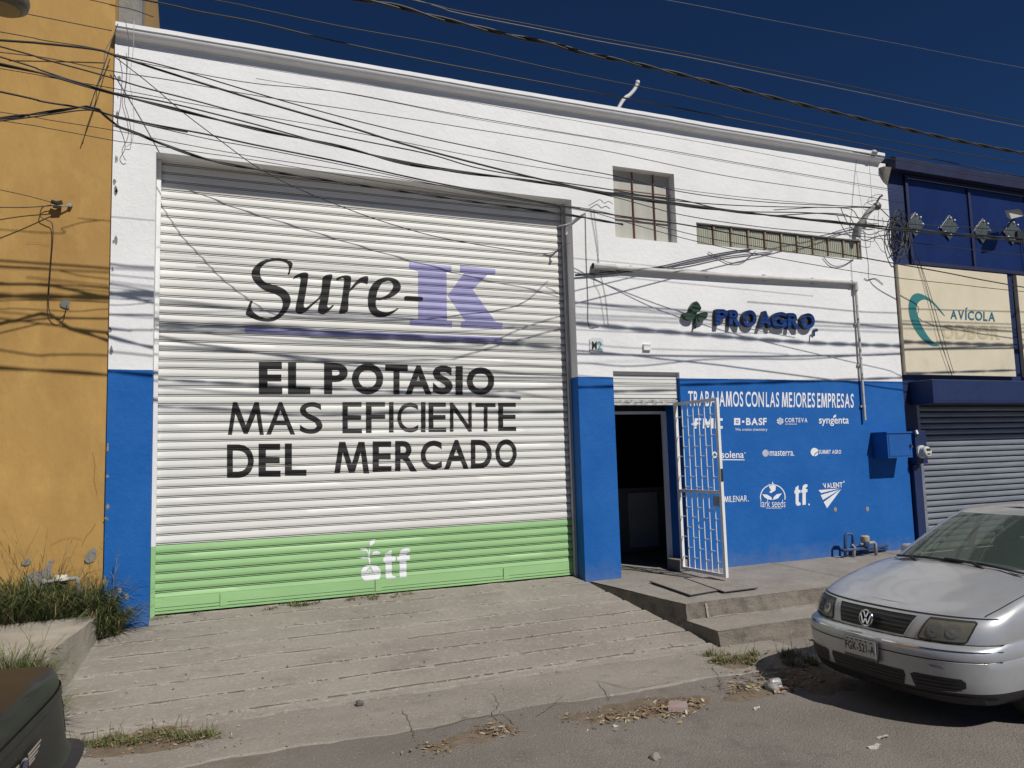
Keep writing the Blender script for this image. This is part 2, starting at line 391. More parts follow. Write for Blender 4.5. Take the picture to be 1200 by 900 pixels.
def crack(mb, px, w, z, mi):
    P = [fz(u, v, z) for u, v in px]; P = catmull(P, 5)
    L_, R__ = [], []
    for i, p in enumerate(P):
        t = (P[min(i+1, len(P)-1)]-P[max(i-1, 0)]).normalized(); n = Vector((-t.y, t.x, 0))*w*(.5+.9*random.random())*(0.5 if i in (0, len(P)-1) else 1)
        p = p+Vector((random.uniform(-.012, .012), random.uniform(-.012, .012), 0)); p.z = surf_z(p.x, p.y)+.004
        L_.append(p+n); R__.append(p-n)
    for i in range(len(P)-1): mb.quad(L_[i], L_[i+1], R__[i+1], R__[i], mi)
def surf_z(x, y):
    if y > -2.215: return drive_z(y)+.012
    t = min(1, (y+2.215)/(-.86)); return lerp(-.428, -.434, t)+.006*nz2(x, y, 1.7)+.003
for px in ([(578, 815), (584, 828), (577, 838), (590, 851)], [(590, 838), (603, 851)], [(471, 834), (482, 851), (486, 866)], [(700, 800), (712, 815), (715, 822)], [(833, 783), (842, 793), (848, 803)], [(660, 818), (640, 833), (628, 842)],
           [(590, 838), (560, 842), (520, 852), (500, 858)], [(300, 700), (330, 707), (338, 716)], [(700, 800), (742, 808), (790, 800)]):
    crack(am, px, .003, -.44, 2)
struct(am.build('gutter_apron', [driveway_m, pale_edge, crack_m]))
# right-hand pavement: upper walk, lower kerb step
pm = MB()
XR = 40.0
def rough_strip(mb, A, B, C, D, n=60, m=6, amp=.006, mi=0):      # A->B along, A->D across
    o = len(mb.v)
    for j in range(m+1):
        for i in range(n+1):
            p = lerp(lerp(Vector(A), Vector(B), i/n), lerp(Vector(D), Vector(C), i/n), j/m)
            e = 0 if j in (0, m) else 1
            q = Vector((nz2(p.x+p.z*3, p.y, 2), nz2(p.x, p.y+p.z*3+5, 2), nz2(p.x+7, p.y+p.z, 2)))*amp+Vector((nz2(p.x+p.z*3, p.y, 9), nz2(p.x, p.y+p.z*3+5, 9), nz2(p.x+7, p.y+p.z, 9)))*amp*.6
            mb.v.append(p+q)
    for j in range(m):
        for i in range(n):
            mb.f.append((o+j*(n+1)+i, o+j*(n+1)+i+1, o+(j+1)*(n+1)+i+1, o+(j+1)*(n+1)+i)); mb.m.append(mi)
XM = 16.0
rough_strip(pm, (4.745, .5, -.022), (XM, .5, -.012), (XM, -1.66, -.06), (5.07, -1.71, -.07), 110, 22, .005)
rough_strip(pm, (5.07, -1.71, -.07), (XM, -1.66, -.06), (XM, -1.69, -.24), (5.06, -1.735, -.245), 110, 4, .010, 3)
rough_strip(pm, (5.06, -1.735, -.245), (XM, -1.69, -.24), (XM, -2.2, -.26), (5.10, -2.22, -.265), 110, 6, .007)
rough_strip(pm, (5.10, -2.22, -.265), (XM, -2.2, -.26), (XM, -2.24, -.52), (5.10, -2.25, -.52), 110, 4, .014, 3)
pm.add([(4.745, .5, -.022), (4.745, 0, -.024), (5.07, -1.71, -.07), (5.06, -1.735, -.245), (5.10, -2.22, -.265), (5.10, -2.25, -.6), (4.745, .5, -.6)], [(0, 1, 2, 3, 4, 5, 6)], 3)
# joints in the walk and the white chip line
for x in (7.75, 9.9, 12.2):
    pm.quad((x, -.02, .000-.018), (x+.012, -.02, -.018), (x+.012, -1.66, -.052), (x, -1.66, -.052), 1)
pm.box(XM, -2.24, -.6, XR, .5, -.06)
pm.flat([(5.32, -1.722, -.085), (5.345, -1.722, -.083), (5.35, -1.747, -.235), (5.325, -1.747, -.235)], 2)
rough_strip(pm, (5.10, -1.722, -.243), (9, -1.70, -.238), (9, -1.745, -.24), (5.10, -1.765, -.246), 60, 1, .012, 2)
struct(pm.build('pavement', [concrete, crack_m, pale_edge, kerb_m]))
# left-hand pavement slab in front of the ochre house
lm = MB()
rough_strip(lm, (-14, -.14, .15), (-.815, -.14, .16), (-1.02, -1.72, .155), (-14, -1.72, .15), 60, 8, .006)
rough_strip(lm, (-.815, -.14, .16), (-1.02, -1.72, .155), (-1.02, -1.73, -.6), (-.81, -.13, -.6), 24, 6, .006)
rough_strip(lm, (-1.02, -1.72, .155), (-14, -1.72, .15), (-14, -1.73, -.6), (-1.02, -1.73, -.6), 40, 5, .006)
rough_strip(lm, (-14, -1.73, -.16), (-1.03, -1.73, -.17), (-1.06, -2.28, -.2), (-14, -2.28, -.19), 40, 4, .01, 0)
rough_strip(lm, (-1.03, -1.73, -.17), (-1.06, -2.28, -.2), (-1.06, -2.29, -.6), (-1.03, -1.73, -.6), 8, 4, .012, 0)
rough_strip(lm, (-14, -2.28, -.19), (-1.06, -2.28, -.2), (-1.06, -2.29, -.6), (-14, -2.29, -.6), 40, 4, .01, 0)
lm.quad((-14, -.13, .12), (-.815, -.13, .12), (-.80, .2, .13), (-14, .2, .13), 1)
struct(lm.build('side_pavement', [slab_m, soil_m]))
# soil strips in the gutter
sm = MB()
def soil_patch(mb, px, z, mi=0):
    P = smooth2(px, n=6); P3 = [fz(u, v, z) for u, v in P]; c = sum(P3, Vector())/len(P3); n = len(P3); o = len(mb.v)
    for t in (1.0, .85, .6, .3, .02):
        for p in P3:
            q = lerp(c, p, t*(1+.16*nz2(p.x, p.y, 5)+.1*nz2(p.x, p.y, 17)))
            s_ = surf_z(q.x, q.y) if q.y > -3.05 else -.436
            q.z = s_-.010+.016*(1-t*t)+.006*nz2(q.x, q.y, 8); mb.v.append(q)
    for k in range(4):
        for i in range(n): mb.f.append((o+k*n+i, o+k*n+(i+1) % n, o+(k+1)*n+(i+1) % n, o+(k+1)*n+i)); mb.m.append(mi)
for px in ([(76, 882), (150, 858), (225, 852), (256, 864), (240, 878), (170, 886), (90, 896)], [(480, 884), (520, 862), (580, 850), (610, 858), (560, 874)], [(628, 846), (700, 826), (770, 816), (828, 815), (830, 830), (760, 842), (690, 852)], [(846, 818), (880, 803), (910, 800), (912, 812), (870, 820)],
           [(828, 776), (850, 766), (888, 766), (890, 780), (860, 788)], [(900, 780), (960, 778), (1010, 800), (980, 815), (920, 806)]):
    soil_patch(sm, px, -.436)
struct(sm.build('gutter_soil', soil_m, smooth=True))
# ------------------------------------------------------------------ the warehouse
wh = thing('warehouse_building', 'white single storey warehouse with a moulded cornice and a blue painted base', 'building', (5, .5, 0))
XL, XRt = -.805, 10.665
op = [(-.381, 4.735, -.7, 5.056), (5.272, 6.345, -.7, 2.725), (5.402, 6.422, 4.597, 5.617), (6.768, 9.980, 4.612, 4.935)]
dep = [.30, .41, .17, .14]
wm = MB()
gx = sorted({XL, XRt, *[o[0] for o in op], *[o[1] for o in op]}); gz = sorted({-.7, 6.30, 2.642, *[o[2] for o in op], *[o[3] for o in op]})
for i in range(len(gx)-1):
    for j in range(len(gz)-1):
        cx, cz = (gx[i]+gx[i+1])/2, (gz[j]+gz[j+1])/2
        if any(o[0] < cx < o[1] and o[2] < cz < o[3] for o in op): continue
        wm.quad((gx[i], 0, gz[j]), (gx[i+1], 0, gz[j]), (gx[i+1], 0, gz[j+1]), (gx[i], 0, gz[j+1]))
for (a, b, c, d), e in zip(op, dep):
    wm.quad((a, 0, c), (a, e, c), (a, e, d), (a, 0, d)); wm.quad((b, 0, c), (b, 0, d), (b, e, d), (b, e, c))
    wm.quad((a, 0, d), (a, e, d), (b, e, d), (b, 0, d)); wm.quad((a, 0, c), (b, 0, c), (b, e, c), (a, e, c))
wm.quad((XL, 0, -.7), (XL, 0, 6.30), (XL, 14, 6.30), (XL, 14, -.7)); wm.quad((XRt, 0, -.7), (XRt, 14, -.7), (XRt, 14, 6.30), (XRt, 0, 6.30))
wm.quad((XL, 14, -.7), (XL, 14, 6.30), (XRt, 14, 6.30), (XRt, 14, -.7))
wm.quad((XL, 0, 6.30), (XRt, 0, 6.30), (XRt, 14, 6.30), (XL, 14, 6.30))
wm.build('front_wall', facade_paint, wh, recalc=False)
# cornice profile
cm = MB()
prof = [(0, 6.275), (-.016, 6.275), (-.018, 6.288), (-.034, 6.294)]+[(-.034-.078*math.sin(a), 6.30+.068*(1-math.cos(a))) for a in [R_(t) for t in range(10, 91, 10)]]+[(-.125, 6.371), (-.125, 6.418), (.25, 6.43), (.25, 6.275)]
nst = 90
o = 0
for i in range(nst+1):
    x = lerp(XL+.01, 10.52, i/nst)
    for (y, z) in prof:
        cm.v.append(Vector((x, y+.004*nz2(x, z, 1.5), z+.008*nz2(x, 3, .8)+.003*nz2(x, y, 5))))
npf = len(prof)
for i in range(nst):
    for k in range(npf):
        cm.f.append((i*npf+k, i*npf+(k+1) % npf, (i+1)*npf+(k+1) % npf, (i+1)*npf+k)); cm.m.append(0)
cm.f += [tuple(range(npf)), tuple(nst*npf+k for k in range(npf))[::-1]]; cm.m += [0, 0]
cm.build('cornice', white_paint, wh)
cb = MB(); cb.add([(10.50, -.005, 6.21), (10.665, -.005, 6.21), (10.665, -.11, 6.20), (10.52, -.10, 6.205), (10.58, -.005, 5.98), (10.665, -.005, 5.93)], [(0, 1, 2, 3), (0, 4, 5, 1), (0, 3, 4), (3, 2, 5, 4), (1, 5, 2)])
cb.build('broken_corbel', bare, wh)
# roller shutter
PITCH = .1015; ZTOP = 5.2; YS = .285; ZG = .758; ZB = .035
PROF = [(0, .004), (.03, .009), (.42, .0165), (.50, .0165), (.74, .0098), (.77, .006), (.775, -.010), (.832, -.010), (.837, .006), (.918, .006), (.923, -.008), (.988, -.008)]
def slat_breaks(z0, z1):
    out = []; k0 = int((ZG-z0)/PITCH)+2
    zz = ZG+PITCH*math.ceil((z1-ZG)/PITCH)
    while zz > z0-PITCH:
        for f, d in PROF: out.append((zz-f*PITCH, d))
        zz -= PITCH
    return out
BR = slat_breaks(-.1, 5.3)
def slat_y(z):
    for (za, da), (zb, db) in zip(BR, BR[1:]):
        if zb <= z <= za: return YS-lerp(da, db, (za-z)/max(1e-9, za-zb))
    return YS
rs = MB()
zs = [b for b in BR if .20 < b[0] < 5.12]
nxs = 40
for z, d in zs:
    for i in range(nxs+1):
        x = lerp(-.335, 4.70, i/nxs)
        rs.v.append(Vector((x, YS-d+.004*nz2(x, int((ZG-z)/PITCH+100)*1.7, .6), z+.0025*nz2(x, int((ZG-z)/PITCH+100)*2.3, .5))))
for j in range(len(zs)-1):
    for i in range(nxs):
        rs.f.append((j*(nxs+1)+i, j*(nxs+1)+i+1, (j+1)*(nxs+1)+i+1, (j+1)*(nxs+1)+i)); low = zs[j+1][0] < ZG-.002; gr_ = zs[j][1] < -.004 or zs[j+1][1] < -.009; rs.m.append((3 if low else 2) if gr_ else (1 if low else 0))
shut = rs.build('roller_shutter', [shutter_white, shutter_green, groove_shade_dirt, groove_green], wh, smooth=True, recalc=False, angle=30)
shut['label'] = 'large closed white roller shutter with a green foot and painted lettering'
bb = MB(); bb.box(-.335, YS-.018, .10, 4.70, YS+.01, .205); bb.box(-.335, YS-.028, ZB, 4.70, YS+.01, .058); bb.box(-.335, YS-.022, .066, 4.70, YS+.01, .094)
for u in (244, 477, 700): pass
for x in (.32, 2.05, 3.7): bb.box(x, YS-.034, .06, x+.07, YS-.02, .20)
bb.build('bottom_bar', shutter_green, shut)
gd = MB()
gd.box(-.381+.002, YS-.07, 0, -.334, YS-.022, 5.05); gd2 = MB(); gd2.box(4.70, YS-.09, 0, 4.732, YS-.03, 5.05)
def two_tone(name, parent, boxes):
    m = MB()
    for (x0, y0, z0, x1, y1, z1) in boxes:
        m.box(x0, y0, z0, x1, y1, ZG, 1); m.box(x0, y0, ZG, x1, y1, z1, 0)
    return m.build(name, [white_paint, shutter_green], parent)
two_tone('guide_rail', shut, [(-.379, YS-.07, 0, -.334, YS-.024, 5.05)])
g2 = MB(); g2.box(4.695, YS-.085, -.02, 4.732, YS-.03, 5.05); g2.build('guide_rail', M('rail_grey', (.45, .45, .44), (.36, .36, .35), 5, .6), shut)
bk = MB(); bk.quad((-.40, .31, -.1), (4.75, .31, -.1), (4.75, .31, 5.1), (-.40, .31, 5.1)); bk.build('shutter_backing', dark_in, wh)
# painted lettering that follows the slats
def drape(mb, name, mat, parent, lift=.0022):
    bm = bmesh.new(); vs = [bm.verts.new(v) for v in mb.v]
    for f in mb.f:
        try: bm.faces.new([vs[i] for i in f])
        except ValueError: pass
    z0 = min(v.z for v in mb.v); z1 = max(v.z for v in mb.v)
    for z, d in BR:
        if z0 < z < z1:
            bmesh.ops.bisect_plane(bm, geom=bm.verts[:]+bm.edges[:]+bm.faces[:], plane_co=(0, 0, z), plane_no=(0, 0, 1), dist=1e-5)
    for v in bm.verts: v.co.y = slat_y(v.co.z)-lift+.004*nz2(v.co.x, int((ZG-v.co.z)/PITCH+100)*1.7, .6)
    out = MB(); out.bm(bm); return out.build(name, mat, parent, recalc=False)
YL = YS-.012
S_ = zpoly(270, 290, 6.667, [(487, 130), (470, 110), (430, 92), (370, 82), (310, 90), (250, 105), (205, 135), (175, 170), (165, 205), (172, 240), (195, 275), (235, 315), (290, 345), (340, 360), (385, 385), (405, 415), (408, 450), (395, 490), (365, 525), (330, 545), (290, 552), (245, 545), (205, 525), (178, 502), (165, 480), (163, 455), (170, 435), (173, 418), (160, 412), (148, 435), (133, 475), (120, 520), (160, 548), (225, 572), (290, 580), (345, 572), (400, 540), (445, 490), (468, 440), (470, 400), (455, 360), (425, 330), (380, 305), (330, 290), (275, 272), (245, 245), (232, 205), (235, 170), (255, 140), (290, 118), (340, 105), (400, 108), (440, 125), (456, 150), (455, 185), (447, 208), (460, 212), (470, 180)])
u_ = zpoly(270, 290, 6.667, [(490, 242), (505, 222), (545, 202), (580, 195), (605, 203), (608, 230), (600, 290), (588, 360), (576, 430), (574, 460), (590, 470), (630, 440), (680, 400), (705, 360), (715, 300), (726, 228), (795, 212), (785, 270), (775, 340), (765, 410), (757, 455), (770, 470), (800, 448), (808, 455), (780, 485), (745, 515), (715, 522), (690, 510), (683, 490), (690, 450), (698, 405), (640, 455), (590, 500), (550, 520), (520, 512), (508, 490), (512, 450), (525, 390), (540, 310), (548, 240), (525, 232), (497, 246)])
r_ = zpoly(270, 290, 6.667, [(825, 245), (850, 230), (895, 218), (930, 222), (943, 240), (940, 290), (934, 325), (960, 290), (1000, 248), (1040, 228), (1075, 228), (1072, 285), (1050, 280), (1020, 275), (985, 295), (950, 330), (930, 350), (922, 410), (915, 500), (850, 518), (862, 450), (875, 370), (885, 290), (888, 245), (870, 238), (840, 255)])
e_ = zpoly(430, 290, 6.667, [(248, 478), (200, 515), (150, 540), (90, 545), (50, 530), (20, 495), (8, 450), (8, 390), (20, 330), (50, 280), (90, 250), (145, 233), (205, 240), (245, 262), (265, 300), (255, 340), (215, 375), (160, 400), (100, 412), (72, 412), (70, 450), (85, 485), (120, 502), (165, 505), (210, 490), (238, 476)])
eh = zpoly(430, 290, 6.667, [(78, 393), (120, 388), (165, 365), (195, 330), (205, 295), (190, 268), (160, 260), (120, 278), (90, 325), (76, 370)])
hy = zpoly(430, 290, 6.667, [(292, 388), (305, 380), (360, 382), (425, 387), (438, 400), (432, 417), (420, 420), (340, 418), (305, 414), (290, 402)])
K1 = zpoly(430, 290, 6.667, [(328, 113), (660, 145), (660, 192), (622, 190), (625, 575), (665, 580), (665, 625), (335, 608), (335, 560), (400, 565), (400, 185), (328, 160)])
K2 = zpoly(430, 290, 6.667, [(727, 140), (1003, 170), (1003, 210), (945, 210), (825, 330), (1005, 580), (1058, 590), (1058, 642), (735, 628), (735, 578), (770, 575), (630, 375), (758, 200), (727, 195)])
def sm3(p): return smooth2(p, n=3)
wm1 = MB()
put_poly(wm1, sm3(S_), YL); put_poly(wm1, sm3(u_), YL); put_poly(wm1, sm3(r_), YL); put_poly(wm1, sm3(e_), YL, 0, [sm3(eh)]); 
drape(wm1, 'painted_wordmark', black_paint, shut)
hm = MB(); put_poly(hm, sm3(hy), YL); drape(hm, 'painted_hyphen', black_paint, shut, .0042)
km = MB(); put_poly(km, K1, YL); put_poly(km, K2, YL); drape(km, 'painted_slab_letter', lilac, shut)
ul = MB(); put_poly(ul, [(287, 383.8), (440, 389.5), (588.7, 395), (588.7, 401.5), (440, 395.8), (287, 390)], YL); drape(ul, 'painted_underline', lilac, shut)
def line_of(name, items):
    m = MB()
    for ch, (a, b, c, d), off in items:
        if ch == 'M': em(m, (a, b, c, d), .115 if off < .01 else .165, YL)
        elif ch == 'I': put_poly(m, [(a, b), (c, b), (c, d), (a, d)], YL)
        else: put_text(m, ch, (a, b, c, d), YL, off)
    drape(m, name, black_paint, shut)
line_of('painted_slogan', [(c, b, .038) for c, b in (('E', (303.3, 424.5, 330.8, 461.7)), ('L', (337.5, 425, 363.7, 461.7)))])
line_of('painted_slogan', [(c, b, .038) for c, b in (('P', (379.7, 425.8, 407.5, 461.7)), ('O', (412.2, 426, 449.2, 462.2)), ('T', (451.3, 427.5, 477.8, 462.2)), ('A', (475, 428.3, 505.8, 462.2)), ('S', (507, 428.3, 530.5, 462.2)), ('I', (533.7, 429.2, 542.2, 462.8)), ('O', (546.7, 430.3, 579.2, 462.8)))])
line_of('painted_slogan', [(c, b, .006) for c, b in (('M', (267, 471.3, 309.2, 509.5)), ('A', (312, 471.3, 345.8, 509.2)), ('S', (351.3, 471.3, 378, 508.3)))])
line_of('painted_slogan', [(c, b, .006) for c, b in (('E', (401.3, 471.3, 424.2, 507.7)), ('F', (428.8, 471.3, 451.3, 507.3)), ('I', (455.8, 471.3, 461.2, 506.7)), ('C', (465.5, 471.7, 490, 506.7)), ('I', (493.3, 471.3, 498.7, 506.3)), ('E', (502.2, 471.7, 523, 506.2)), ('N', (527.2, 471.7, 552.8, 505.8)), ('T', (557.2, 472.2, 580.8, 505.5)), ('E', (583.8, 472, 605, 505)))])
line_of('painted_slogan', [(c, b, .024) for c, b in (('D', (266, 520.8, 297.5, 560)), ('E', (303, 520, 328.8, 558.7)), ('L', (333.8, 519.7, 359.2, 557.5)))])
line_of('painted_slogan', [(c, b, .024) for c, b in (('M', (391.7, 517.8, 432.8, 554.7)), ('E', (436.7, 517.2, 458.8, 552.8)), ('R', (463, 516.7, 488.8, 552.5)), ('C', (493, 516.2, 517.8, 550.3)), ('A', (520.5, 515.5, 549.2, 549.7)), ('D', (551.7, 515.3, 576.3, 549.2)), ('O', (580.5, 514.7, 605.5, 547.8)))])
T_ = [(575, 325), (615, 300), (660, 275), (662, 365), (715, 365), (715, 425), (665, 430), (665, 590), (675, 615), (715, 620), (718, 670), (650, 685), (610, 675), (585, 640), (580, 440), (552, 440), (552, 378), (575, 370)]
Fp = [(765, 345), (775, 290), (810, 262), (860, 252), (902, 258), (902, 305), (875, 310), (860, 330), (858, 350), (902, 350), (900, 412), (858, 415), (858, 660), (768, 668), (768, 420), (733, 420), (735, 370), (765, 365)]
tf = MB()
z4 = lambda p: zpoly(400, 620, 11.25, p)
put_poly(tf, z4(T_), YL); put_poly(tf, z4(Fp), YL)
put_poly(tf, sm3(z4([(390, 475), (470, 485), (515, 540), (522, 590), (505, 645), (455, 695), (390, 705), (320, 690), (272, 640), (258, 590), (272, 530), (320, 485)])), YL, 0,
         [z4([(375, 500), (392, 500), (425, 580), (412, 580), (385, 525), (372, 570), (362, 570), (378, 520), (330, 560), (322, 552), (368, 505)])])
put_poly(tf, z4([(372, 240), (380, 240), (376, 350), (382, 460), (362, 460), (360, 400), (345, 385), (290, 395), (225, 382), (290, 365), (345, 370), (355, 350), (340, 290), (280, 285), (235, 260), (285, 246), (340, 258), (348, 275), (362, 330)]), YL)
put_poly(tf, z4([(375, 228), (373, 170), (405, 140), (450, 128), (438, 180), (400, 215)]), YL); put_poly(tf, z4([(392, 345), (420, 300), (470, 288), (532, 320), (480, 340)]), YL)
drape(tf, 'painted_emblem', logo_white, shut)
# chipped plaster along the left edge of the front
rc = random.Random(3)
for k in range(22):
    z = rc.choice((rc.uniform(4.3, 5.9), rc.uniform(2.7, 5.9), rc.uniform(.4, 2.6))); x = XL+rc.uniform(.004, .05); a = rc.uniform(.008, .022); h_ = rc.uniform(.015, .06)
    c = MB(); c.flat([(x+a*math.cos(q)*rc.uniform(.5, 1.2), -.0035, z+h_*math.sin(q)*rc.uniform(.5, 1.2)) for q in [i*.785 for i in range(8)]]); c.build('plaster_chip', bare, wh, recalc=False)
# upper window
wn_ = MB(); wn_.box(5.402, .145, 4.597, 6.422, .165, 5.617); win = wn_.build('window', obscure, wh); win['label'] = 'square barred window of ribbed glass high on the white wall'
bars = MB()
zc = fy(760, 255, .12).z
for u in (742.5, 767): x = fy(u, 245, .12).x; bars.box(x-.006, .115, 4.60, x+.006, .135, 5.615)
for v in (258, 226.5): z = fy(757, v, .12).z; bars.box(5.405, .105, z-.005, 6.42, .125, z+.005)
bars.build('window_bar', rust, win)
# glass-block vent strip
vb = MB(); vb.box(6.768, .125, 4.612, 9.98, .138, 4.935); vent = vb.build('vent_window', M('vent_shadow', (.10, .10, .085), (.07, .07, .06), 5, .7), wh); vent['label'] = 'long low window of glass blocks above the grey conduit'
nb = 10
for i in range(nb):
    x0 = lerp(6.79, 9.96, i/nb)+.03; x1 = lerp(6.79, 9.96, (i+1)/nb)-.03
    b = MB(); b.box(x0, .05, 4.635, x1, .12, 4.91, 0, .012)
    for k in range(6): xx = lerp(x0+.03, x1-.03, k/5); b.box(xx-.006, .042, 4.66, xx+.006, .05, 4.885)
    b.build('glass_block', block_glass, vent)
for i in range(nb+1):
    pf = MB(); x = lerp(6.79, 9.96, i/nb); pf.box(x-.014, .03, 4.613, x+.014, .10, 4.934)
    pf.build('mullion', M('rail_ochre', (.34, .30, .22), (.22, .15, .10), 9, .8), vent)
# entrance: rolled shutter head, frame, room
ds = MB()
for k in range(7):
    z = 2.36+k*.053; ds.box(5.275, .06, z+.004, 6.342, .075, z+.05, 0, .004)
ds.box(5.275, .076, 2.34, 6.342, .09, 2.72)
ds.build('entrance_shutter', shutter_white, wh)
sb = MB(); sb.box(5.28, .035, 2.265, 6.30, .055, 2.30); sb.box(5.28, .05, 2.31, 6.34, .07, 2.335)
for k in range(6): x = 5.4+k*.17; sb.box(x, .045, 2.29, x+.05, .065, 2.34)
sb.build('shutter_bar', M('worn_white', (.6, .6, .58), (.25, .24, .23), 16, .6), wh)
fr = MB(); fr.box(5.275, .37, 2.16, 6.342, .41, 2.20); fr.box(6.275, .37, -.02, 6.342, .41, 2.16); fr.box(5.275, .37, -.02, 5.315, .41, 2.16); fr.build('door_frame', white_paint, wh)
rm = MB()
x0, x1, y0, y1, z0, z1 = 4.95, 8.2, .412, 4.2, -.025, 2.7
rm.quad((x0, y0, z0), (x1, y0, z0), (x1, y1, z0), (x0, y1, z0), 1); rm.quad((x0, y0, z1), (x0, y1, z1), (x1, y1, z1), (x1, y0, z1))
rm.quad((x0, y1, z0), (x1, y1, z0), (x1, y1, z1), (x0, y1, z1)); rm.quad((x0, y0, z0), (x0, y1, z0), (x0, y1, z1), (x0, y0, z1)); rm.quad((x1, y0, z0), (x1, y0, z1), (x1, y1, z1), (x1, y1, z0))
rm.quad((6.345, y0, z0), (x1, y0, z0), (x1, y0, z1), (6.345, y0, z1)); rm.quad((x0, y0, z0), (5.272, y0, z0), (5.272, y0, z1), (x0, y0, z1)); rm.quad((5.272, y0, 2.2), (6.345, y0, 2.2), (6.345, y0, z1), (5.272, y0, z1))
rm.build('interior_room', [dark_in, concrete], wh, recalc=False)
ct = MB(); ct.box(6.1, 2.2, -.02, 8.1, 2.7, .98, 0, .01); ct.box(6.05, 2.15, .98, 8.15, 2.75, 1.03); ct.box(6.75, 2.17, .05, 7.3, 2.199, .95, 1)
ct = ct.build('shop_counter', [M('counter_grey', (.22, .21, .19), (.18, .17, .155), 3, .6), M('counter_panel', (.55, .53, .47), (.45, .43, .38), 3, .6)], None); tag(ct, 'shop counter with a pale front panel standing in the dark doorway', 'counter')
th = MB(); th.box(6.20, .02, -.02, 6.344, .30, .13, 0, .008); th.build('threshold_block', concrete, wh)
# security gate
H0, H1 = Vector((6.215, -.03, 0)), Vector((6.245, -.945, 0)); gdir = (H1-H0); GW = gdir.length; gdir.normalize(); gn = Vector((-gdir.y, gdir.x, 0))
zb_, zt_ = .015, 2.29
def gp(s, z): return H0+gdir*s+Vector((0, 0, z))
def gbar(mb, s0, z0, s1, z1, w, t):
    d = (gp(s1, z1)-gp(s0, z0)).normalized(); side = d.cross(gn).normalized()*w/2; n = gn*t/2
    a, b = gp(s0, z0), gp(s1, z1)
    mb.add([a-side-n, a+side-n, a+side+n, a-side+n, b-side-n, b+side-n, b+side+n, b-side+n], [(0, 1, 2, 3), (7, 6, 5, 4), (0, 4, 5, 1), (1, 5, 6, 2), (2, 6, 7, 3), (3, 7, 4, 0)])
gt = MB()
gbar(gt, .02, zb_, .02, zt_, .045, .04); gbar(gt, GW-.02, zb_, GW-.02, zt_, .045, .04)
for z in (zb_+.02, zt_-.02, 1.08): gbar(gt, .043, z, GW-.043, z, .04, .036)
gate = gt.build('security_gate', white_paint, wh); gate['label'] = 'open white steel bar gate in front of the doorway'
gb = MB(); nb = 6
ss = [lerp(.043, GW-.043, (k+1)/(nb+1)) for k in range(nb)]
for s in ss: gb.tube([gp(s, zb_+.03), gp(s, zt_-.03)], .0085, 6)
edges = [.04]+ss+[GW-.04]
for k in range(len(edges)-1):
    z = zb_+.18+(.13 if k % 2 else 0)
    while z < zt_-.08:
        if abs(z-1.08) > .05: gb.tube([gp(edges[k], z), gp(edges[k+1], z)], .006, 5)
        z += .27
gb.build('gate_bars', white_paint, gate)
gh = MB(); gbar(gh, GW-.12, .90, GW-.12, 1.03, .09, .045); gh.build('lock_case', galv, gate); gh = MB(); gh.tube([gp(GW-.15, .97)+gn*.03, gp(GW-.15, .97)+gn*.09], .012, 8); gh.tube([gp(GW-.15, .97)+gn*.085, gp(GW-.25, .955)+gn*.085], .010, 8); gh.build('gate_handle', steel_dark, gate)
gl = MB(); gbar(gl, GW+.001, 1.22, GW+.001, 1.38, .02, .03); gl.build('strike_plate', steel_dark, gate)
# ------------------------------------------------------------------ painted lettering on the blue wall
YW = -.004
zA = lambda p: zpoly(800, 475, 6.927, p)
zB = lambda p: zpoly(890, 475, 6.927, p)
def logo(label, fn):
    m = MB(); fn(m); o = m.build('painted_logo', logo_white, wh, recalc=False); o['label'] = label; return o
hd = MB()
for w, q in (('TRABAJAMOS', ((806.4, 458.3), (870.7, 458.8), (871, 476.8), (806.6, 475.6))), ('CON', ((873.5, 458.8), (895, 459.4), (895.2, 477), (873.8, 476.8))), ('LAS', ((897.5, 459.4), (913, 459.6), (913, 477.2), (897.6, 477))),
             ('MEJORES', ((916, 459.6), (955, 460.4), (955, 477.6), (916.2, 477.2))), ('EMPRESAS', ((957.6, 460.6), (1000.4, 461.4), (1000.4, 478), (957.8, 477.6)))):
    put_word(hd, w, q, YW, .014, .10)
h = hd.build('painted_heading', logo_white, wh, recalc=False); h['label'] = 'white painted heading across the blue wall'
def l_a(m):
    put_poly(m, zA([(98, 105), (150, 105), (150, 122), (118, 122), (116, 138), (142, 138), (142, 155), (114, 155), (112, 188), (92, 188), (94, 160), (72, 158), (72, 148), (95, 140)]), YW)
    put_poly(m, zA([(165, 105), (190, 105), (205, 140), (220, 105), (250, 105), (250, 188), (230, 188), (230, 140), (212, 180), (198, 180), (185, 140), (183, 188), (163, 188)]), YW)
    put_poly(m, zA([(262, 105), (325, 105), (325, 125), (285, 125), (283, 168), (325, 168), (325, 190), (262, 188)]), YW)
logo('three letter company logo behind the open gate', l_a)
def l_b(m):
    put_poly(m, zA([(417, 103), (467, 104), (467, 160), (417, 160)]), YW, 0, [zA([(432, 118), (453, 118), (453, 146), (432, 146)])])
    put_poly(m, zA([(437, 124), (447, 124), (447, 138), (437, 138)]), YW)
    put_poly(m, zA([(482, 124), (500, 124), (500, 141), (482, 141)]), YW)
    put_word(m, 'BASF', (874.3, 489.8, 898.4, 498.2), YW, .03, .06); put_text(m, 'We create chemistry', (861.4, 501.6, 899.3, 505.8), YW, .004)
logo('company logo with a hollow square and a slogan under it', l_b)
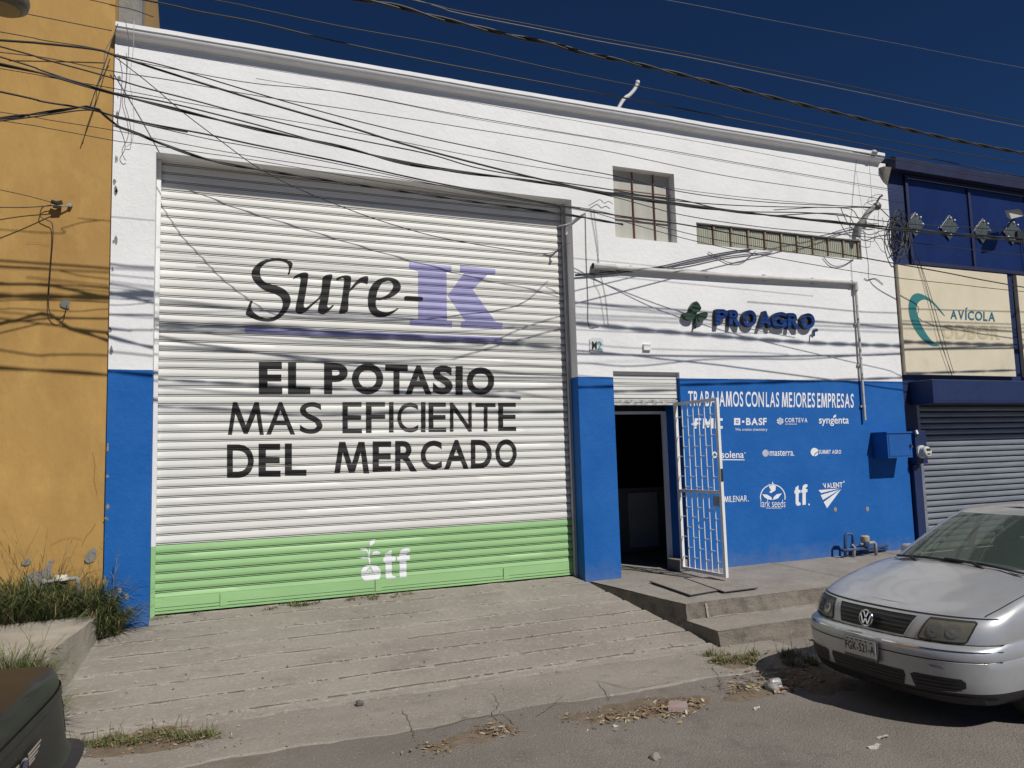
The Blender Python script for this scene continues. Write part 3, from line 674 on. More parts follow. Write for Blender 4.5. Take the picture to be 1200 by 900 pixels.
def l_c(m):
    cx, cy, r = 168, 128, 27
    for k in range(6):
        a = k/6*2*math.pi; px = [(cx+r*math.cos(a+t*.9)*(1-.0*t), cy+r*math.sin(a+t*.9)) for t in (0, .25, .5, .75, 1)]
        inn = [(cx+r*.22*math.cos(a+t*.9), cy+r*.22*math.sin(a+t*.9)) for t in (1, 0)]
        for lo, hi in ((.2, .42), (.5, .72), (.8, 1.0)):
            o_ = [(cx+r*hi*math.cos(a+t*.85), cy+r*hi*math.sin(a+t*.85)) for t in (0, .33, .66, 1)]; i_ = [(cx+r*lo*math.cos(a+t*.85), cy+r*lo*math.sin(a+t*.85)) for t in (1, .66, .33, 0)]
            put_poly(m, zB(o_+i_), YW)
    put_word(m, 'CORTEVA', (919.9, 489.8, 946.2, 495), YW, .016, .16); put_text(m, 'agriscience', (920.2, 496, 933.8, 498.2), YW, .01)
logo('company logo with a woven round globe in the top row', l_c)
def l_d(m):
    put_text(m, 'syngenta', (959.7, 489.2, 994.7, 499.2), YW, .012)
    put_poly(m, zB([(598, 100), (600, 88), (612, 77), (622, 75), (621, 90), (612, 101)]), YW)
logo('company logo with a small leaf over its lettering', l_d)
def l_e(m):
    put_text(m, 'solena', (845.2, 528.4, 871.6, 536.8), YW, .012); put_poly(m, zA([(320, 437), (503, 439), (503, 446), (320, 445)]), YW)
    put_circle(m, 837.5, 533, 3.4, YW, 0, 20, .55); put_circle(m, 873, 530.8, .7, YW, 0, 10)
logo('company logo with a ring, beside the gate edge', l_e)
def l_f(m):
    for k in range(7):
        t = -24+k*8; w = math.sqrt(max(0, 27**2-t*t)); put_poly(m, zB([(50-w, 388+t-2.6), (50+w, 388+t-3.6+1), (50+w, 388+t+2), (50-w, 388+t+2.6)]), YW)
    put_text(m, 'masterra.', (902, 527.6, 930.7, 534.2), YW, .008)
logo('company logo with a striped globe in the middle row', l_f)
def l_g(m):
    put_poly(m, smooth2(zB([(445, 345), (470, 355), (477, 370), (450, 390), (440, 412), (422, 400), (415, 378), (425, 355)])), YW)
    put_poly(m, zB([(478, 380), (474, 402), (455, 413), (446, 413), (455, 395)]), YW)
    put_word(m, 'SUMMIT AGRO', (959.7, 527.2, 985.7, 531.8), YW, .022, .10)
logo('company logo with a two part disc in the middle row', l_g)
def l_h(m):
    put_word(m, 'MILENAR', ((848.6, 581.6), (875.6, 580.4), (875.6, 587.6), (848.6, 588.6)), YW, .004, .10); put_circle(m, 877, 587.2, .6, YW, 0, 8)
    put_poly(m, zA([(272, 750), (285, 760), (300, 745), (300, 756), (286, 770), (282, 785), (274, 785), (278, 768)]), YW)
logo('company logo in the bottom row next to the gate lock', l_h)
def l_i(m):
    c = (108, 745); R1, R2 = 104, 96
    a0, a1 = R_(-12), R_(192)
    o_ = [(c[0]+R1*math.cos(lerp(a0, a1, k/24)), c[1]-R1*math.sin(lerp(a0, a1, k/24))) for k in range(25)]
    i_ = [(c[0]+R2*math.cos(lerp(a0, a1, k/24)), c[1]-R2*math.sin(lerp(a0, a1, k/24))) for k in range(25)]
    put_poly(m, zB(o_+i_[::-1]), YW)
    put_poly(m, zB([(75, 635), (98, 655), (105, 617), (118, 645), (132, 655), (130, 690), (112, 700), (95, 712), (78, 706), (94, 690), (80, 668)]), YW)
    put_poly(m, zB([(22, 722), (60, 724), (95, 745), (106, 768), (70, 764), (42, 748)]), YW); put_poly(m, zB([(182, 714), (140, 722), (115, 745), (110, 768), (150, 756)]), YW)
    put_text(m, 'lark seeds', (891.4, 585.4, 920.4, 594.4), YW, -.004); put_poly(m, zB([(52, 832), (180, 832), (180, 836), (52, 836)]), YW)
logo('round seed company logo with a bird and an arch', l_i)
def l_j(m):
    f = lambda p: [(931+(x-552)/350*15.2, 567.4+(y-252)/430*25.2) for x, y in p]
    put_poly(m, f(T_), YW); put_poly(m, f(Fp), YW); put_circle(m, 948.1, 591.2, 1.0, YW, 0, 10)
logo('two letter lower case company logo in the bottom row', l_j)
def l_k(m):
    put_word(m, 'VALENT', ((963.8, 566.4), (987.2, 565), (987.4, 571), (965.6, 572.4)), YW, .028, .08); put_circle(m, 989, 564.6, 1.0, YW, 0, 12, .5)
    for p in ([(478, 688), (655, 675), (500, 712)], [(497, 728), (652, 684), (515, 768)], [(522, 785), (665, 678), (548, 835)]): put_poly(m, zB(p), YW)
logo('company logo with three rays fanning from one corner', l_k)
chip_m = M('chip', (.36, .30, .22), (.25, .2, .15), 20, .9)
for u, v in ((979, 597), (1016.5, 596.5)): pt = MB(); put_poly(pt, smooth2([(u-1.6, v-2), (u+1, v-2.6), (u+1.8, v+1), (u, v+2.8), (u-1.4, v+1.5)], n=2), YW); pt.build('paint_chip', chip_m, wh, recalc=False)
for u, v in ((140.5, 691.5), (149, 699.5)): pt = MB(); put_poly(pt, smooth2([(u-2.2, v-2), (u, v-3.4), (u+2.4, v+.5), (u+.4, v+3.4), (u-2.4, v+2)], n=2), YW); pt.build('paint_chip', chip_m, wh, recalc=False)
# ------------------------------------------------------------------ raised letter sign
sg = thing('letter_sign', 'raised blue block letters with a dark green three leaf emblem on the white wall', 'sign', (7.95, -.06, 3.4))
blue_sign = M('sign_blue', (.004, .035, .17), (.005, .045, .21), 3, .45); sign_side = M('sign_return', (.02, .022, .03), (.03, .03, .035), 6, .6); leaf_green = M('sign_green', (.022, .052, .030), (.03, .068, .038), 4, .5)
SGY, SGB = -.078, -.006
for ch, q in (('P', (839.5, 362.2, 853, 381)), ('R', (854.8, 363, 868.8, 382.2)), ('O', (870.7, 363.3, 886.8, 382.8)), ('A', (889, 364.3, 904.8, 383.8)), ('G', (904.8, 365.5, 922, 384.6)), ('R', (923.2, 366.7, 937.8, 385.2)), ('O', (939, 367, 955, 385.4))):
    m = MB(); put_text(m, ch, q, SGY, .043)
    bm = bmesh.new(); vs = [bm.verts.new(v) for v in m.v]
    for f in m.f:
        try: bm.faces.new([vs[i] for i in f])
        except ValueError: pass
    bmesh.ops.remove_doubles(bm, verts=bm.verts[:], dist=1e-5)
    front = list(bm.faces)
    r = bmesh.ops.extrude_face_region(bm, geom=front)
    for v in [g for g in r['geom'] if isinstance(g, bmesh.types.BMVert)]: v.co.y = SGB
    bm.verts.index_update(); bm.faces.index_update(); out = MB()
    out.v = [v.co.copy() for v in bm.verts]
    for f in bm.faces:
        ys_ = [v.co.y for v in f.verts]; out.f.append(tuple(v.index for v in f.verts)); out.m.append(0 if max(ys_) < SGY+.01 else 1)
    bm.free(); out.build('letter', [blue_sign, sign_side], sg)
zP = lambda p: zpoly(790, 340, 6.667, p)
for pts in ([(175, 85), (210, 130), (207, 155), (185, 172), (150, 165), (132, 145), (142, 115)], [(75, 185), (115, 168), (155, 170), (168, 195), (155, 225), (125, 232), (95, 222)], [(185, 215), (195, 185), (225, 172), (262, 175), (257, 212), (230, 237), (200, 240)]):
    m = MB(); m.prism([fy(u, v, SGY) for u, v in smooth2(zP(pts), n=3)], (0, .066, 0)); m.build('leaf', leaf_green, sg)
m = MB(); m.prism([fy(u, v, SGY+.012) for u, v in zP([(168, 185), (186, 190), (186, 250), (172, 300), (160, 298), (170, 245)])], (0, .055, 0)); m.build('stem', leaf_green, sg)
m = MB(); c = fy(955.5, 390, SGY); c0 = fy(954.6, 388, SGY)
m.tube([fy(954, 394, SGY), fy(954.5, 386.5, SGY), fy(956, 385.6, SGY)], .012, 8); m.disc(fy(957.4, 386.8, SGY), (0, -1, 0), .024, 14, 0, -.06); m.build('trade_mark', blue_sign, sg)
# ------------------------------------------------------------------ fittings on the warehouse wall
m = MB()
P0, P1, P2 = Vector((5.0, -.045, 4.145)), Vector((9.745, -.045, 4.205)), Vector((9.74, -.045, 2.02))
m.tube([P0, P0+Vector((.35, 0, .004))], .048, 14); m.tube([P0+Vector((.3, 0, .003)), lerp(P0, P1, .5)+Vector((0, 0, -.012)), P1], .033, 12); m.tube([P1+Vector((-.09, 0, 0)), P1+Vector((.0, 0, 0)), P1+Vector((.0, 0, -.12))], .042, 12); m.tube([P1, P2], .021, 12)
for t in (.13, .4, .62, .82): p = lerp(P0, P1, t); m.box(p.x-.02, -.03, p.z-.055, p.x+.02, -.001, p.z+.05)
for t in (.3, .6, .9): p = lerp(P1, P2, t); m.box(p.x-.05, -.035, p.z-.015, p.x+.05, -.001, p.z+.015)
o = m.build('conduit_pipe', M('conduit_paint', (.50, .49, .47), (.40, .39, .37), 8, .6), smooth=True, angle=40); tag(o, 'thick grey conduit running across the white wall then down at its right end', 'pipe')
m = MB(); m.disc(P0+Vector((-.002, 0, 0)), (-1, 0, 0), .04, 14); m.build('pipe_mouth', dark_in, o)
# M2 plaque
t = thing('wall_plaque', 'small square white plaque marked M2 left of the doorway', 'sign', (5.02, -.01, 2.98))
m = MB()
m.prism([fy(u, v, -.012) for u, v in [(691, 397.5), (694, 395.5), (704, 396), (707, 399), (707, 411), (704, 415), (694, 414.5), (691, 411)]], (0, .011, 0)); m.build('plate', M('plaque_white', (.62, .63, .62), (.55, .56, .55), 4, .5), t)
m = MB(); put_text(m, 'M', (693.8, 400, 699.4, 409.5), -.016, .03); m.build('lettering', black_paint, t, recalc=False)
m = MB(); put_text(m, '2', (700, 400, 705.2, 409.8), -.016, .02); m.build('lettering', M('teal_ink', (.05, .30, .32), (.04, .26, .28), 4, .5), t, recalc=False)
m = MB(); m.box(5.76, -.035, 3.02, 5.88, -.001, 3.11, 0, .006); o = m.build('wall_box', white_paint); tag(o, 'small plain white box fixed above the entrance shutter', 'box')
# blue meter cabinet
t = thing('meter_cabinet', 'blue metal cabinet with a sloping lid on the blue wall', 'cabinet', (10.2, -.14, 1.40))
m = MB(); cab = M('cabinet_blue', (.008, .085, .31), (.012, .10, .35), 4, .5, .1, 40)
m.prism([(9.90, -.29, 1.42), (10.42, -.29, 1.42), (10.42, -.29, 1.80), (9.90, -.29, 1.80)], (0, .285, 0)); m.build('body', cab, t)
m = MB(); m.box(9.885, -.305, 1.80, 10.435, -.005, 1.825); m.box(9.93, -.297, 1.45, 10.39, -.291, 1.77); m.build('lid', cab, t)
m = MB(); m.box(10.36, -.32, 1.585, 10.40, -.297, 1.62); m.tube([(10.38, -.315, 1.6), (10.38, -.335, 1.57)], .008, 6); m.build('latch', steel_dark, t)
# water meter piping, right
t = thing('water_meter', 'blue and grey water meter piping standing at the foot of the blue wall', 'water meter', (9.3, -.18, -.05))
bp_ = M('pipe_blue', (.02, .05, .14), (.05, .09, .18), 9, .6)
g = lambda u, v, y=-.2: fy(u, v, y)
m = MB(); m.tube([g(990.5, 652), g(990.5, 628), g(992, 625.5), g(998, 625.5), g(999.5, 628), g(999.5, 642)], .022, 8); m.tube([g(987, 645), g(999, 644), g(1022, 642)], .026, 8); m.tube([g(1000, 642, -.14), g(1040, 639.5, -.06)], .022, 8); m.tube([g(1010, 645, -.14), g(1010, 655, -.14)], .018, 8); m.tube([g(1004, 647, -.1), g(1040, 643, -.03)], .016, 8); m.build('pipework', bp_, t, smooth=True)
m = MB(); m.tube([g(1000.5, 657), g(1000.5, 641), g(998, 638)], .025, 8); m.tube([g(1008, 638), g(1024, 635.5), g(1025.5, 637), g(1027, 654)], .024, 8); m.build('riser', pvc, t, smooth=True)
m = MB(); c = g(1014, 637); m.lathe(c, (0, 0, 1), [(0, -.05), (.05, -.05), (.062, -.02), (.062, .03)], 14); m.build('meter_body', bp_, t, smooth=True, angle=40)
m = MB(); m.lathe(c+Vector((0, 0, .03)), (0, 0, 1), [(.06, 0), (.066, .01), (.066, .075), (.05, .09), (0, .092)], 14); m.build('meter_cap', M('tan_cap', (.42, .36, .25), (.34, .29, .2), 6, .6), t, smooth=True, angle=40)
# mast for the service cables
t = thing('service_mast', 'bent grey cable mast with an insulator knob on the white wall', 'mast', (9.99, -.05, 4.93))
m = MB(); m.tube(catmull([fy(1005.5, 278, -.06), fy(1007, 268, -.09), fy(1012, 257, -.13), fy(1019, 247, -.17), fy(1027, 241.5, -.2)], 5), .045, 10); m.build('pole', pvc, t, smooth=True)
m = MB(); m.lathe(fy(1025, 241.5, -.21), (fy(1033, 242, -.21)-fy(1025, 241.5, -.21)), [(0, 0), (.05, 0), (.065, .03), (.065, .07), (.045, .1), (0, .1)], 14); m.build('insulator', M('porcelain_brown', (.10, .08, .065), (.14, .12, .10), 8, .4), t, smooth=True, angle=40)
m = MB(); m.tube([fy(1026, 240, -.21), fy(1031, 231, -.24), fy(1034, 229, -.25)], .016, 6); m.build('stub_cable', cable_m, t)
# roof pipe
m = MB(); m.tube(catmull([(5.55, .35, 6.3), fy(729, 119, .35), fy(738, 111, .35), fy(744, 104, .35), fy(747.5, 96, .35)], 5), .027, 10); m.tube([fy(746.8, 99, .35), fy(747.4, 95, .35)], .031, 10); o = m.build('roof_pipe', M('vent_pipe_white', (.62, .61, .58), (.5, .49, .46), 8, .6), smooth=True); tag(o, 'bent pale pipe sticking up behind the cornice', 'pipe')
# concrete column at the roof's left end
m = MB(); m.box(-.88, .45, 6.2, -.60, 1.0, 10, 0, .01); m.box(-.60, .46, 6.2, -.575, .98, 10); o = m.build('roof_column', M('old_concrete', (.24, .235, .22), (.17, .165, .155), 6, .95, .5, 30)); tag(o, 'grey concrete column rising behind the left end of the cornice', 'column')
# floor hatches
for i, (px, lab) in enumerate(((((762, 684), (801, 680), (846, 691.5), (808.5, 698)), 'flat grey hatch cover nearer the doorway pillar on the pavement'), (((802, 680), (836, 678.2), (888, 689), (848, 694)), 'flat grey hatch cover right of the other one, below the open gate'))):
    zz = -.028 if True else 0
    P = [fz(u, v, -.045) for u, v in px]
    m = MB(); m.prism([(p.x, p.y, surf) for p, surf in zip(P, (-.028, -.028, -.05, -.05))], (0, 0, .010)); o = m.build('hatch_cover', concrete); tag(o, lab, 'hatch cover', 'hatch covers in the pavement')
    fm = MB(); e = [(p.x, p.y, s+.001) for p, s in zip(P, (-.028, -.028, -.05, -.05))]
    fm.tube([Vector(e[0])+Vector((0, 0, .007)), Vector(e[3])+Vector((0, 0, .007))], .009, 5); fm.tube([Vector(e[3])+Vector((0, 0, .005)), Vector(e[2])+Vector((0, 0, .005))], .008, 5); fm.build('frame_edge', steel_dark, o)
# ------------------------------------------------------------------ ochre house
oh = thing('ochre_house', 'tall ochre plastered house with bare patches at its foot, left of the white warehouse', 'house', (-4, 2, 0))
m = MB()
nx_, nz_ = 40, 60
for j in range(nz_+1):
    for i in range(nx_+1):
        x = lerp(-9, -.812, i/nx_); z = lerp(-.7, 12.5, j/nz_)
        m.v.append(Vector((x, .035+.006*nz2(x, z, .9), z)))
for j in range(nz_):
    for i in range(nx_): m.f.append((j*(nx_+1)+i, j*(nx_+1)+i+1, (j+1)*(nx_+1)+i+1, (j+1)*(nx_+1)+i)); m.m.append(0)
m.quad((-.812, .035, 6.2), (-.812, 12, 6.2), (-.812, 12, 12.5), (-.812, .035, 12.5)); m.quad((-9, .035, 12.5), (-.812, .035, 12.5), (-.812, 12, 12.5), (-9, 12, 12.5)); m.quad((-9, .035, -.7), (-9, .035, 12.5), (-9, 12, 12.5), (-9, 12, -.7)); m.quad((-9, 12, -.7), (-9, 12, 12.5), (-.812, 12, 12.5), (-.812, 12, -.7))
m.build('wall', ochre, oh, recalc=False)
m = MB()
for p in ([(101, 650), (108, 643), (113, 643), (113, 650), (108, 659), (100, 658)], [(30, 676), (50, 668), (58, 658), (64, 655), (60, 664), (62, 676), (60, 690), (48, 700), (34, 696)], [(25, 660), (30, 656), (36, 655), (35, 660), (28, 663)]):
    P = []
    for u, v in smooth2(p, n=4): P.append(fy(u+random.uniform(-.6, .6), v+random.uniform(-.6, .6), .024))
    m = MB(); m.flat(P); m.build('bare_patch', bare, oh, recalc=False)
m = MB()
for p in ([(74, 352), (78, 351), (82, 353), (80, 358), (82, 362), (76, 361), (71, 359), (70, 354)],):
    m.flat([fy(u, v, .023) for u, v in p])
m.build('cable_hole', M('grey_filler', (.17, .17, .175), (.12, .12, .125), 10, .9), oh, recalc=False)
for pts in ([(96, 640), (101, 628), (107, 622), (112, 612)], [(60, 700-60), (72, 632), (88, 630), (97, 634)], [(30, 284), (45, 285), (62, 287)], [(108, 530), (112, 545), (110, 562), (116, 580)]):
    m = MB(); q = smooth2(pts, n=3)[:len(pts)*3-3]; put_line(m, [(u+random.uniform(-.5, .5), v+random.uniform(-.5, .5)) for u, v in q], .3, .022); m.build('hairline_crack', M('crack_ochre', (.14, .08, .03), (.2, .12, .04), 9, .9), oh, recalc=False)
# ------------------------------------------------------------------ navy shop
ns = thing('navy_shop', 'navy shop with a canopy, a grey shutter and framed upper panels', 'building', (14, 1, 0))
XR0, XR1 = 10.668, 19.5
m = MB()
op2 = [(10.955, 18.6, -.7, 2.35)]
m.quad((XR0, .02, 2.35), (XR1, .02, 2.35), (XR1, .02, 6.32), (XR0, .02, 6.32)); m.quad((XR0, .02, -.7), (10.955, .02, -.7), (10.955, .02, 2.35), (XR0, .02, 2.35)); m.quad((18.6, .02, -.7), (XR1, .02, -.7), (XR1, .02, 2.35), (18.6, .02, 2.35))
m.quad((10.955, .02, -.7), (10.955, .25, -.7), (10.955, .25, 2.35), (10.955, .02, 2.35)); m.quad((10.955, .02, 2.35), (10.955, .25, 2.35), (18.6, .25, 2.35), (18.6, .02, 2.35))
m.quad((XR1, .02, -.7), (XR1, 12, -.7), (XR1, 12, 6.3), (XR1, .02, 6.3)); m.quad((XR0, .02, 6.3), (XR1, .02, 6.3), (XR1, 12, 6.3), (XR0, 12, 6.3)); m.quad((XR0, 12, -.7), (XR0, 12, 6.3), (XR1, 12, 6.3), (XR1, 12, -.7))
m.build('wall', navy, ns, recalc=False)
m = MB(); n = 80
pr = [(.02, 6.17), (-.16, 6.17), (-.18, 6.36), (-.12, 6.40), (.3, 6.40)]
for i in range(n+1):
    x = lerp(10.70, XR1, i/n)
    for k, (y, z) in enumerate(pr): m.v.append(Vector((x, y+.01*nz2(x, z, 4), z+(.02*nz2(x, 2, 1.5)+.012*nz2(x, 3, 7) if k > 1 else 0))))
for i in range(n):
    for k in range(4): m.f.append((i*5+k, i*5+k+1, (i+1)*5+k+1, (i+1)*5+k)); m.m.append(0)
m.f += [(0, 1, 2, 3, 4)]; m.m += [0]
m.build('parapet', navy_dark, ns)
m = MB()
for x in (11.10, 12.62, 14.16, 15.7, 17.2, 18.7): m.box(x-.03, -.02, 4.66, x+.03, .06, 6.14)
m.box(11.07, -.021, 6.10, 18.73, .059, 6.16); m.box(11.07, -.021, 4.62, 18.73, .059, 4.68); m.box(11.13, -.024, 6.095, 18.7, -.0205, 6.105, 1)
m.build('window_frame', [navy_dark, galv], ns)
for a, b in ((11.13, 12.59), (12.65, 14.13), (14.19, 15.67), (15.73, 17.17), (17.23, 18.67)):
    m = MB(); m.box(a, .008, 4.68, b, .03, 6.10); m.build('upper_panel', M('panel_navy', (.008, .020, .085), (.011, .026, .105), 1.8, .3, .1, 12, spots=[((.02, .04, .13), 6, .6, .8)]), ns)
for u, v in ((1073, 263), (1113, 266.5), (1152, 270.5), (1187, 272)):
    m = MB(); P = [fy(u, v-14.5, -.02), fy(u+10.5, v, -.02), fy(u, v+14.5, -.02), fy(u-10.5, v, -.02)]
    c = sum(P, Vector())/4; c.y = -.045
    m.prism(P, (0, .012, 0)); 
    for i in range(4): m.add([P[i]+Vector((0, -.001, 0)), P[(i+1) % 4]+Vector((0, -.001, 0)), c], [(0, 1, 2)])
    o = m.build('diamond_pane', glass_clear, ns)
    for q in (P[0]*.75+c*.25, P[1]*.7+c*.3, P[2]*.6+c*.4, lerp(P[0], P[1], .45), lerp(P[3], P[2], .4)): m = MB(); m.lathe(Vector((q.x, -.035, q.z)), (0, -1, 0), [(.018, 0), (.016, .012), (0, .018)], 8); m.build('stud', white_paint, o, smooth=True)
m = MB(); m.box(10.82, -.42, 2.26, 18.9, .018, 2.64, 0, .012); m.box(10.86, -.424, 2.30, 18.8, -.4205, 2.315); m.build('canopy', navy, ns)
m = MB(); zs2 = 2.33; PT = .098
breaks = []
z = 2.34
while z > -.3:
    for f, d in ((0, .004), (.10, .014), (.45, .020), (.70, .013), (.76, -.008), (.95, -.008)): breaks.append((z-f*PT, d))
    z -= PT
for z, d in breaks: m.v += [Vector((11.02, .13-d, z)), Vector((18.55, .13-d, z))]
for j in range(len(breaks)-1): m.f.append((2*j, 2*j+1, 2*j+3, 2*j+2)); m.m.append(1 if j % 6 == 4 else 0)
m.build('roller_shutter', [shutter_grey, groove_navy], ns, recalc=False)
m = MB(); m.box(10.975, .03, -.3, 11.035, .15, 2.35); m.build('guide_rail', shutter_grey, ns)
m = MB(); m.box(10.70, -.06, -.3, 10.83, .018, 1.30, 0, .008); m.build('conduit_cover', navy, ns)
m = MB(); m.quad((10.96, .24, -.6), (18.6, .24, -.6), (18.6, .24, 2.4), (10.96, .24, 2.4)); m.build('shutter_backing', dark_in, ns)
# sign panels
t = thing('shop_sign', 'cream wall sign with a teal crescent and lettering above the canopy', 'sign', (12.03, -.03, 2.75))
m = MB(); m.box(10.70, -.055, 2.755, 13.37, .018, 4.585, 0, .006); m.build('panel', cream, t)
SY = -.059; z8 = lambda p: zpoly(960, 150, 3, p)
teal = M('sign_teal', (.035, .20, .20), (.03, .17, .18), 4, .5); teal2 = M('sign_teal_text', (.02, .14, .20), (.02, .12, .18), 4, .5); ghost = M('sign_faded_text', (.52, .455, .28), (.57, .50, .33), 6, .5)
m = MB(); put_poly(m, smooth2(z8([(443, 662), (415, 625), (385, 597), (350, 581), (326, 590), (315, 620), (318, 660), (335, 705), (365, 745), (395, 765), (420, 764), (395, 747), (370, 712), (350, 670), (342, 635), (350, 612), (372, 602), (400, 617), (425, 645)]), n=3), SY); m.build('crescent', teal, t, recalc=False)
m = MB(); put_word(m, 'AVÍCOLA', ((1113.8, 363), (1166.2, 366), (1166.2, 376.8), (1113.8, 373.8)), SY, .022, .10); m.build('lettering', teal2, t, recalc=False)
m = MB(); put_word(m, 'ODBOR', ((1104, 379.5), (1172, 382), (1172, 397.8), (1104, 396.8)), SY, .035, .08); m.build('faded_lettering', ghost, t, recalc=False)
t = thing('shop_sign', 'second cream wall sign, plain and cut by the photo edge', 'sign', (15, -.03, 2.75))
m = MB(); m.box(13.62, -.055, 2.755, 16.5, .018, 4.585, 0, .006); m.build('panel', cream, t)
# floodlight
t = thing('floodlight', 'small black floodlight on a bracket over the navy panels', 'floodlight', (14.05, -.1, 5.3))
m = MB(); P = [fy(1181, 249, -.35), fy(1197, 247, -.35), fy(1200, 253, -.45), fy(1184, 257, -.45)]; m.prism(P, (0, .05, .05)); m.build('housing', steel_dark, t)
m = MB(); P2_ = [lerp(p, sum(P, Vector())/4, .15)+Vector((0, -.004, -.004)) for p in P]; m.flat(P2_); m.build('lens', M('lamp_lens', (.42, .43, .40), (.36, .37, .35), 5, .2), t)
m = MB(); m.tube([fy(1189, 256, -.38), fy(1183, 262, -.2), fy(1181, 266, -.0)], .018, 6); m.box(13.72, -.08, 5.28, 13.95, .0, 5.40); m.build('bracket', steel_dark, t)
m = MB(); m.tube(catmull([(13.9, -.03, 5.3), (13.93, -.04, 4.9), (13.9, -.05, 4.3), (13.55, -.03, 3.9)], 4), .011, 5); m.build('lead', cable_m, t)
# electricity meter on the navy pier
t = thing('electricity_meter', 'round glass electricity meter on a navy box at the edge of the navy shop', 'meter', (10.83, -.1, 1.2))
m = MB(); m.box(10.695, -.13, 1.31, 10.945, .018, 1.84, 0, .008); m.build('meter_box', navy, t)
cM = Vector((10.80, -.13, 1.50)); m = MB(); m.lathe(cM, (0, -1, 0), [(.105, 0), (.105, .03), (.085, .035), (.085, .12), (.07, .14), (0, .142)], 20); m.build('dial_housing', meter_white, t, smooth=True, angle=35)
m = MB(); m.box(10.755, -.276, 1.515, 10.845, -.2725, 1.55); m.box(10.77, -.276, 1.455, 10.83, -.2725, 1.475); m.build('dial', steel_dark, t)
m = MB(); m.tube([(10.72, -.13, 1.84), (10.72, -.15, 1.78)], .03, 8); m.build('gland', galv, t)
# water meter, left
t = thing('water_meter', 'grey plastic water meter piping with a white cap in the weeds by the ochre wall', 'water meter', (-1.3, -.12, .2))
g = lambda u, v, y=-.12: fy(u, v, y)
m = MB(); m.tube([g(55, 682.5), g(62, 681), g(86, 678), g(90, 677.5), g(91, 680), g(91.3, 698)], .021, 10); m.tube([g(95.3, 690), g(95.8, 697)], .013, 8); m.tube([g(48, 683), g(56, 681)], .03, 10); m.tube([g(52.5, 678), g(53.5, 684)], .014, 8); m.build('pipework', pvc, t, smooth=True)
m = MB(); c = g(71.5, 680); m.lathe(c, (0, 0, 1), [(0, -.05), (.05, -.04), (.058, 0)], 14); m.build('meter_body', steel_dark, t, smooth=True)
m = MB(); m.lathe(c, (0, 0, 1), [(.056, 0), (.056, .045), (.052, .05), (0, .052)], 16); m.build('meter_cap', M('cap_white', (.66, .63, .52), (.58, .55, .45), 6, .5), t, smooth=True, angle=40)
# street lamp head in the top left corner
t = thing('street_lamp', 'round underside of a lamp at the top left corner of the photo', 'street lamp', (-1.9, -2.6, 5.0))
cL = fy(3, 3, -2.6)
m = MB(); m.lathe(cL, (0, 0, 1), [(.0, -.05), (.12, -.05), (.165, -.02), (.175, .03), (.15, .12), (.08, .2), (0, .22)], 24); m.build('shade', M('lamp_brown', (.16, .13, .075), (.09, .075, .05), 9, .5), t, smooth=True, angle=50)
m = MB(); m.lathe(cL, (0, 0, 1), [(.0, -.052), (.09, -.055), (.115, -.052)], 20); m.build('diffuser', M('lamp_glass', (.26, .22, .12), (.2, .17, .1), 6, .3), t, smooth=True)
m = MB(); m.tube(catmull([cL+Vector((0, 0, .2)), cL+Vector((-.25, .2, .42)), cL+Vector((-.7, 1.0, .6)), Vector((cL.x-1.0, .035, cL.z+.6))], 6), .03, 8); m.build('arm', galv, t, smooth=True)
# ------------------------------------------------------------------ overhead cables
def cable(label, px, D, r, mat=None, group='overhead cables in front of the warehouse', twist=0, cat='cable', n=7, ext=True, name='overhead_cable', mats=None, sides=6):
    P = [(u, v) for u, v in px]
    Ds = D if isinstance(D, (list, tuple)) else [D, D]
    if ext:
        for e in (0, -1):
            a, b = (P[0], P[1]) if e == 0 else (P[-1], P[-2])
            if a[0] <= 2 or a[0] >= 1198 or a[1] <= 2:
                k_ = 380/max(1.0, math.hypot(a[0]-b[0], a[1]-b[1])); q = (a[0]+(a[0]-b[0])*k_, a[1]+(a[1]-b[1])*k_*.9)
                if e == 0: P = [q]+P
                else: P = P+[q]
    C = catmull([(u, v, 0) for u, v in P], n)
    m = len(C); pts = []; r *= .82 if r > .0045 else 1.0
    for i, c in enumerate(C):
        t = i/(m-1); f = t*(len(Ds)-1); k = min(int(f), len(Ds)-2); d = lerp(Ds[k], Ds[k+1], f-k)
        pts.append(fy(c.x, c.y, -d))
    mb = MB()
    if twist:
        L = [0.0]
        for a, b in zip(pts, pts[1:]): L.append(L[-1]+(b-a).length)
        N = int(L[-1]/.10); fine = []
        j = 0
        for k in range(N+1):
            s = L[-1]*k/N
            while j < len(L)-2 and L[j+1] < s: j += 1
            fine.append(lerp(pts[j], pts[j+1], (s-L[j])/max(1e-6, L[j+1]-L[j])))
        for ph in (0, math.pi):
            q = []
            for k, p in enumerate(fine):
                a = 2*math.pi*(L[-1]*k/N)/twist+ph; q.append(p+Vector((0, math.cos(a), math.sin(a)))*r*.95)
            mb.tube(q, r, sides)
    else: mb.tube(pts, r, sides)
    o = mb.build(name, mat or cable_m, smooth=True, recalc=False)
    return tag(o, label, cat, group)
SKYG = 'overhead cables crossing the sky'
cable('thick twisted black cable crossing the sky highest and steepest', [(415, -2), (467, 8), (510, 20), (560, 32), (600, 42), (650, 52), (683, 62), (733, 72), (800, 88), (900, 113), (1000, 137), (1100, 160), (1202, 180)], 2.2, .016, twist=.9, group=SKYG)
cable('upper of two parallel sky cables above the twisted one', [(473, -2), (533, 12), (633, 31), (700, 44), (800, 62), (900, 82), (1000, 102), (1202, 144)], 2.3, .008, group=SKYG)
cable('lower of two parallel sky cables above the twisted one', [(480, -2), (533, 14.5), (633, 34.5), (700, 48), (800, 66), (900, 86.5), (1000, 107), (1202, 149)], 2.3, .007, cable_grey, group=SKYG)
